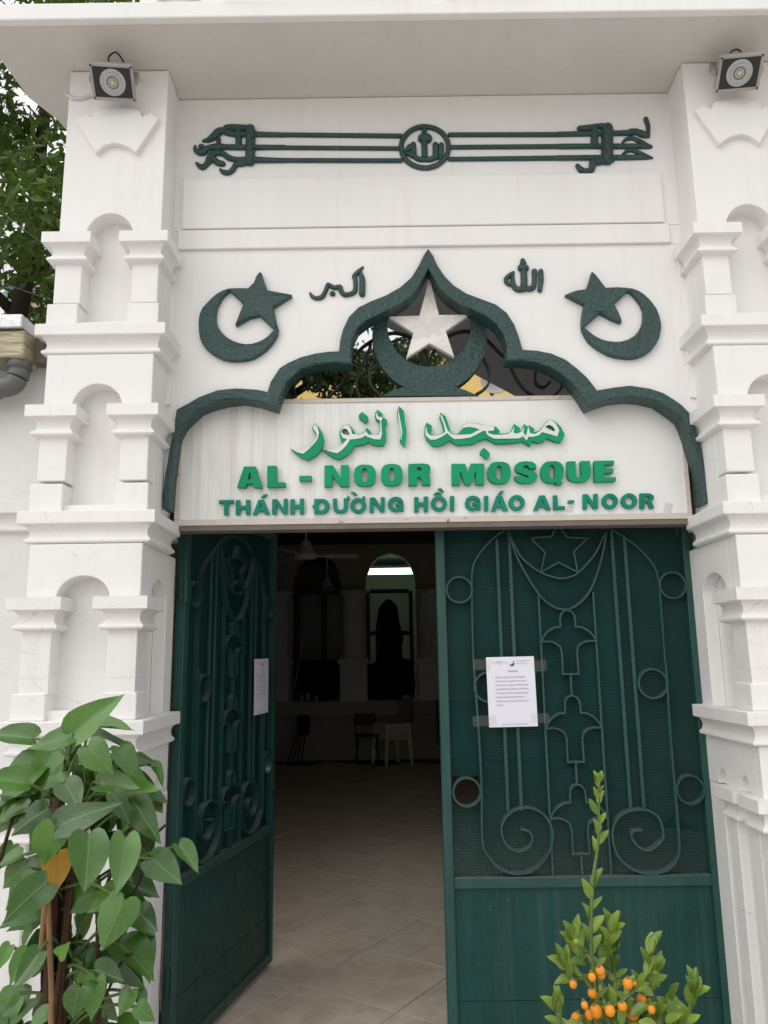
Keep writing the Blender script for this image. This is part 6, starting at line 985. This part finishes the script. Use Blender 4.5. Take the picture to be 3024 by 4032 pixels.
for pts, r0 in (([(-0.2, 0.03, 0.3), (-0.17, 0.0, 0.75), (-0.19, 0.0, 1.0), (-0.15, 0.02, 1.25)], 0.005), ([(0.10, -0.03, 0.3), (0.115, 0, 0.7), (0.10, 0.0, 0.95), (0.16, 0.02, 1.15), (0.20, 0.04, 1.28)], 0.0055), ([(0.05, -0.03, 0.55), (0.16, 0.0, 0.82), (0.20, -0.02, 0.86)], 0.004), ([(0.02, 0.0, 1.0), (0.18, 0.02, 1.10), (0.26, 0.04, 1.17)], 0.004), ([(0.17, 0.1, 1.10), (0.19, 0.08, 1.04), (0.17, 0.06, 0.98)], 0.004)):
    link('vine', tube(nb(), spline(pts, 5), r0, 6), 'bark', po, True)
for i, (bx_, bz, tx, tz, w, ro, y) in enumerate(POTHOS):
    me = HY if i == 37 else HE[(i * 7) % 5]
    base = Vector((bx_, y, bz)); tip = Vector((tx, y - random.uniform(0.0, 0.05) + 0.03 * ro, tz))
    o = place_leaf(me, po, base, tip, w * 1.06, ro)
    st = Vector((PX + 0.04 * math.cos(i), PY + 0.02, min(1.36, max(0.45, bz - random.uniform(0.02, 0.16)))))
    mid = (base + st) / 2 + Vector((0, 0, -0.02 if bz < st.z else 0.03))
    pts = [tuple(Vector(p) - po.location) for p in (st, mid, base)]
    link('petiole', tube(nb(), spline(pts, 4), 0.0042, 6), 'petiole', po, True)
yx = YELLOW; place_leaf(HYL, po, (yx[0], -1.0, yx[1]), (yx[2], -1.03, yx[3]), yx[4], 0.1, 'leaf')['label'] = 'yellowed leaf hanging against the stem'
for i in range(84):     # inner leaves filling the clump
    z = random.uniform(0.55, 1.42); a = random.uniform(0, 2 * math.pi); r = random.uniform(0.05, 0.21) * (1.0 if z > 0.8 else 0.85)
    base = Vector((PX + r * math.cos(a), PY + 0.03 + abs(r * math.sin(a)) * 0.7, z)); L = random.uniform(0.09, 0.16)
    d = Vector((math.cos(a) * random.uniform(0.4, 1), random.uniform(-0.5, 0.3), random.uniform(-1.0, -0.1))).normalized()
    place_leaf(random.choice(HE), po, base, base + d * L, L * 0.62, random.uniform(0.1, 0.7))
link('planter', box(nb(), -0.30, 0.22, -0.20, 0.26, 0.0, 0.30, 0.015), 'pot', po); link('soil', box(nb(), -0.285, 0.205, -0.185, 0.245, 0.29, 0.304), 'soil', po)

# ---------------------------------------------------------------- kumquat tree at the right front
random.seed(8)
ku = thing('kumquat_tree', 'small kumquat tree with orange fruit and one tall leafy shoot before the right door', 'plant', (0.50, -1.47, 0))
KL = leaf_mesh('kumquat_leaf', False, 0.12, 0.35); KL.materials.append(M['kumquat'])
KY = -1.5
b_ = nb(); lathe(b_, [(0.13, 0.0), (0.17, 0.05), (0.19, 0.20), (0.185, 0.30), (0.20, 0.32), (0.20, 0.345), (0.175, 0.345), (0.17, 0.31)], 0, 0, 28); link('pot', b_, 'pot', ku, True)
b_ = nb(); lathe(b_, [(0.168, 0.30), (0.168, 0.322), (0.05, 0.335)], 0, 0, 20); link('soil', b_, 'soil', ku, True)
link('trunk', tube(nb(), spline([(0, 0, 0.32), (0.01, 0, 0.5), (-0.01, -0.01, 0.68), (-0.02, -0.02, 0.88)], 4), [0.016 - 0.0006 * i for i in range(13)], 8), 'bark', ku, True)
def kleaf(base, dirv, L, w, roll): return place_leaf(KL, ku, base, Vector(base) + Vector(dirv).normalized() * L, w, roll)
for si, st in enumerate(KSTEMS):
    yo = [0, 0.03, -0.02, 0.02, -0.03, 0.01, -0.04, 0.0, 0.04][si]
    P = [Vector((p[0], KY + yo * (i > 0) , p[1])) for i, p in enumerate(st)]
    root = Vector((0.485, -1.49, 0.80)) if si else Vector((0.485, -1.49, 0.80))
    full = [root] + P if si not in (4,) else [Vector((0.52, -1.47, 0.72))] + P
    pts = spline([tuple(v - ku.location) for v in full], 5)
    link('branch', tube(nb(), pts, [0.006 - 0.0042 * i / (len(pts) - 1) for i in range(len(pts))], 6), 'petiole', ku, True)
    # leaves alternate along the stem
    samples = [Vector(p) + ku.location for p in spline([tuple(v) for v in P], 6)]
    acc = 0.0; k = 0; total = sum((b - a).length for a, b in zip(samples, samples[1:]))
    run = 0.0; last = samples[0]
    samples = [Vector(p) for p in spline([tuple(v) for v in P], 6)]
    for a, b in zip(samples, samples[1:]):
        seg = (b - a).length; run += seg; acc += seg
        step = 0.0095 if si else (0.0135 if run < total * 0.92 else 0.007)
        if si == 0 and 0.60 < run / total < 0.70: continue     # bare stretch of the shoot
        if acc > step:
            acc = 0; k += 1
            t_ = (b - a).normalized(); side = Vector((1, 0, 0)) if k % 2 else Vector((-1, 0, 0))
            dv = t_ * random.uniform(0.7, 1.1) + side * random.uniform(0.25, 0.75) + Vector((0, random.uniform(-0.5, 0.3), 0.05))
            L = random.uniform(0.031, 0.047) * (0.62 if (si == 0 and run > total * 0.93) else 1)
            kleaf(b, dv, L, L * random.uniform(0.32, 0.42), random.uniform(0.0, 0.75))
    for q_ in range(3 if si else 4):
        kleaf(samples[-1], (random.uniform(-0.6, 0.6), random.uniform(-0.3, 0.2), 1), random.uniform(0.03, 0.055) * (0.55 if si == 0 else 1), 0.018 if si else 0.010, random.uniform(0, 0.6))
for i in range(170):
    x = min(0.59, max(0.41, random.gauss(0.50, 0.05))); z = random.uniform(0.74, 0.97) - abs(x - 0.5) * 0.35
    kleaf((x, KY + random.uniform(-0.05, 0.07), z), (random.gauss(0, 0.7), random.gauss(-0.2, 0.4), random.gauss(0.5, 0.5)), random.uniform(0.032, 0.046), random.uniform(0.013, 0.019), random.uniform(0, 0.7))
def fruit(p, mat, name='fruit'):
    b_ = nb(); bmesh.ops.create_uvsphere(b_, u_segments=16, v_segments=10, radius=p[2] / 2)
    xform(b_, Matrix.Scale(1.1, 4, (0, 0, 1))); o = link(name, b_, mat, ku, True, False)
    o.location = Vector((p[0], KY - 0.018 + random.uniform(-0.025, 0.02), p[1])) - Vector(ku.location); o.rotation_euler = (random.uniform(-.5, .5), random.uniform(-.5, .5), 0)
    b2 = nb(); lathe(b2, [(0.0035, 0), (0.004, 0.0012), (0.0015, 0.004)], 0, 0, 8); c = link('calyx', b2, 'petiole', o); c.location = (0, 0, p[2] / 2 * 1.09)
for p in KFRUIT: fruit(p, 'fruit')
for p in KGREEN: fruit(p, 'greenfruit')
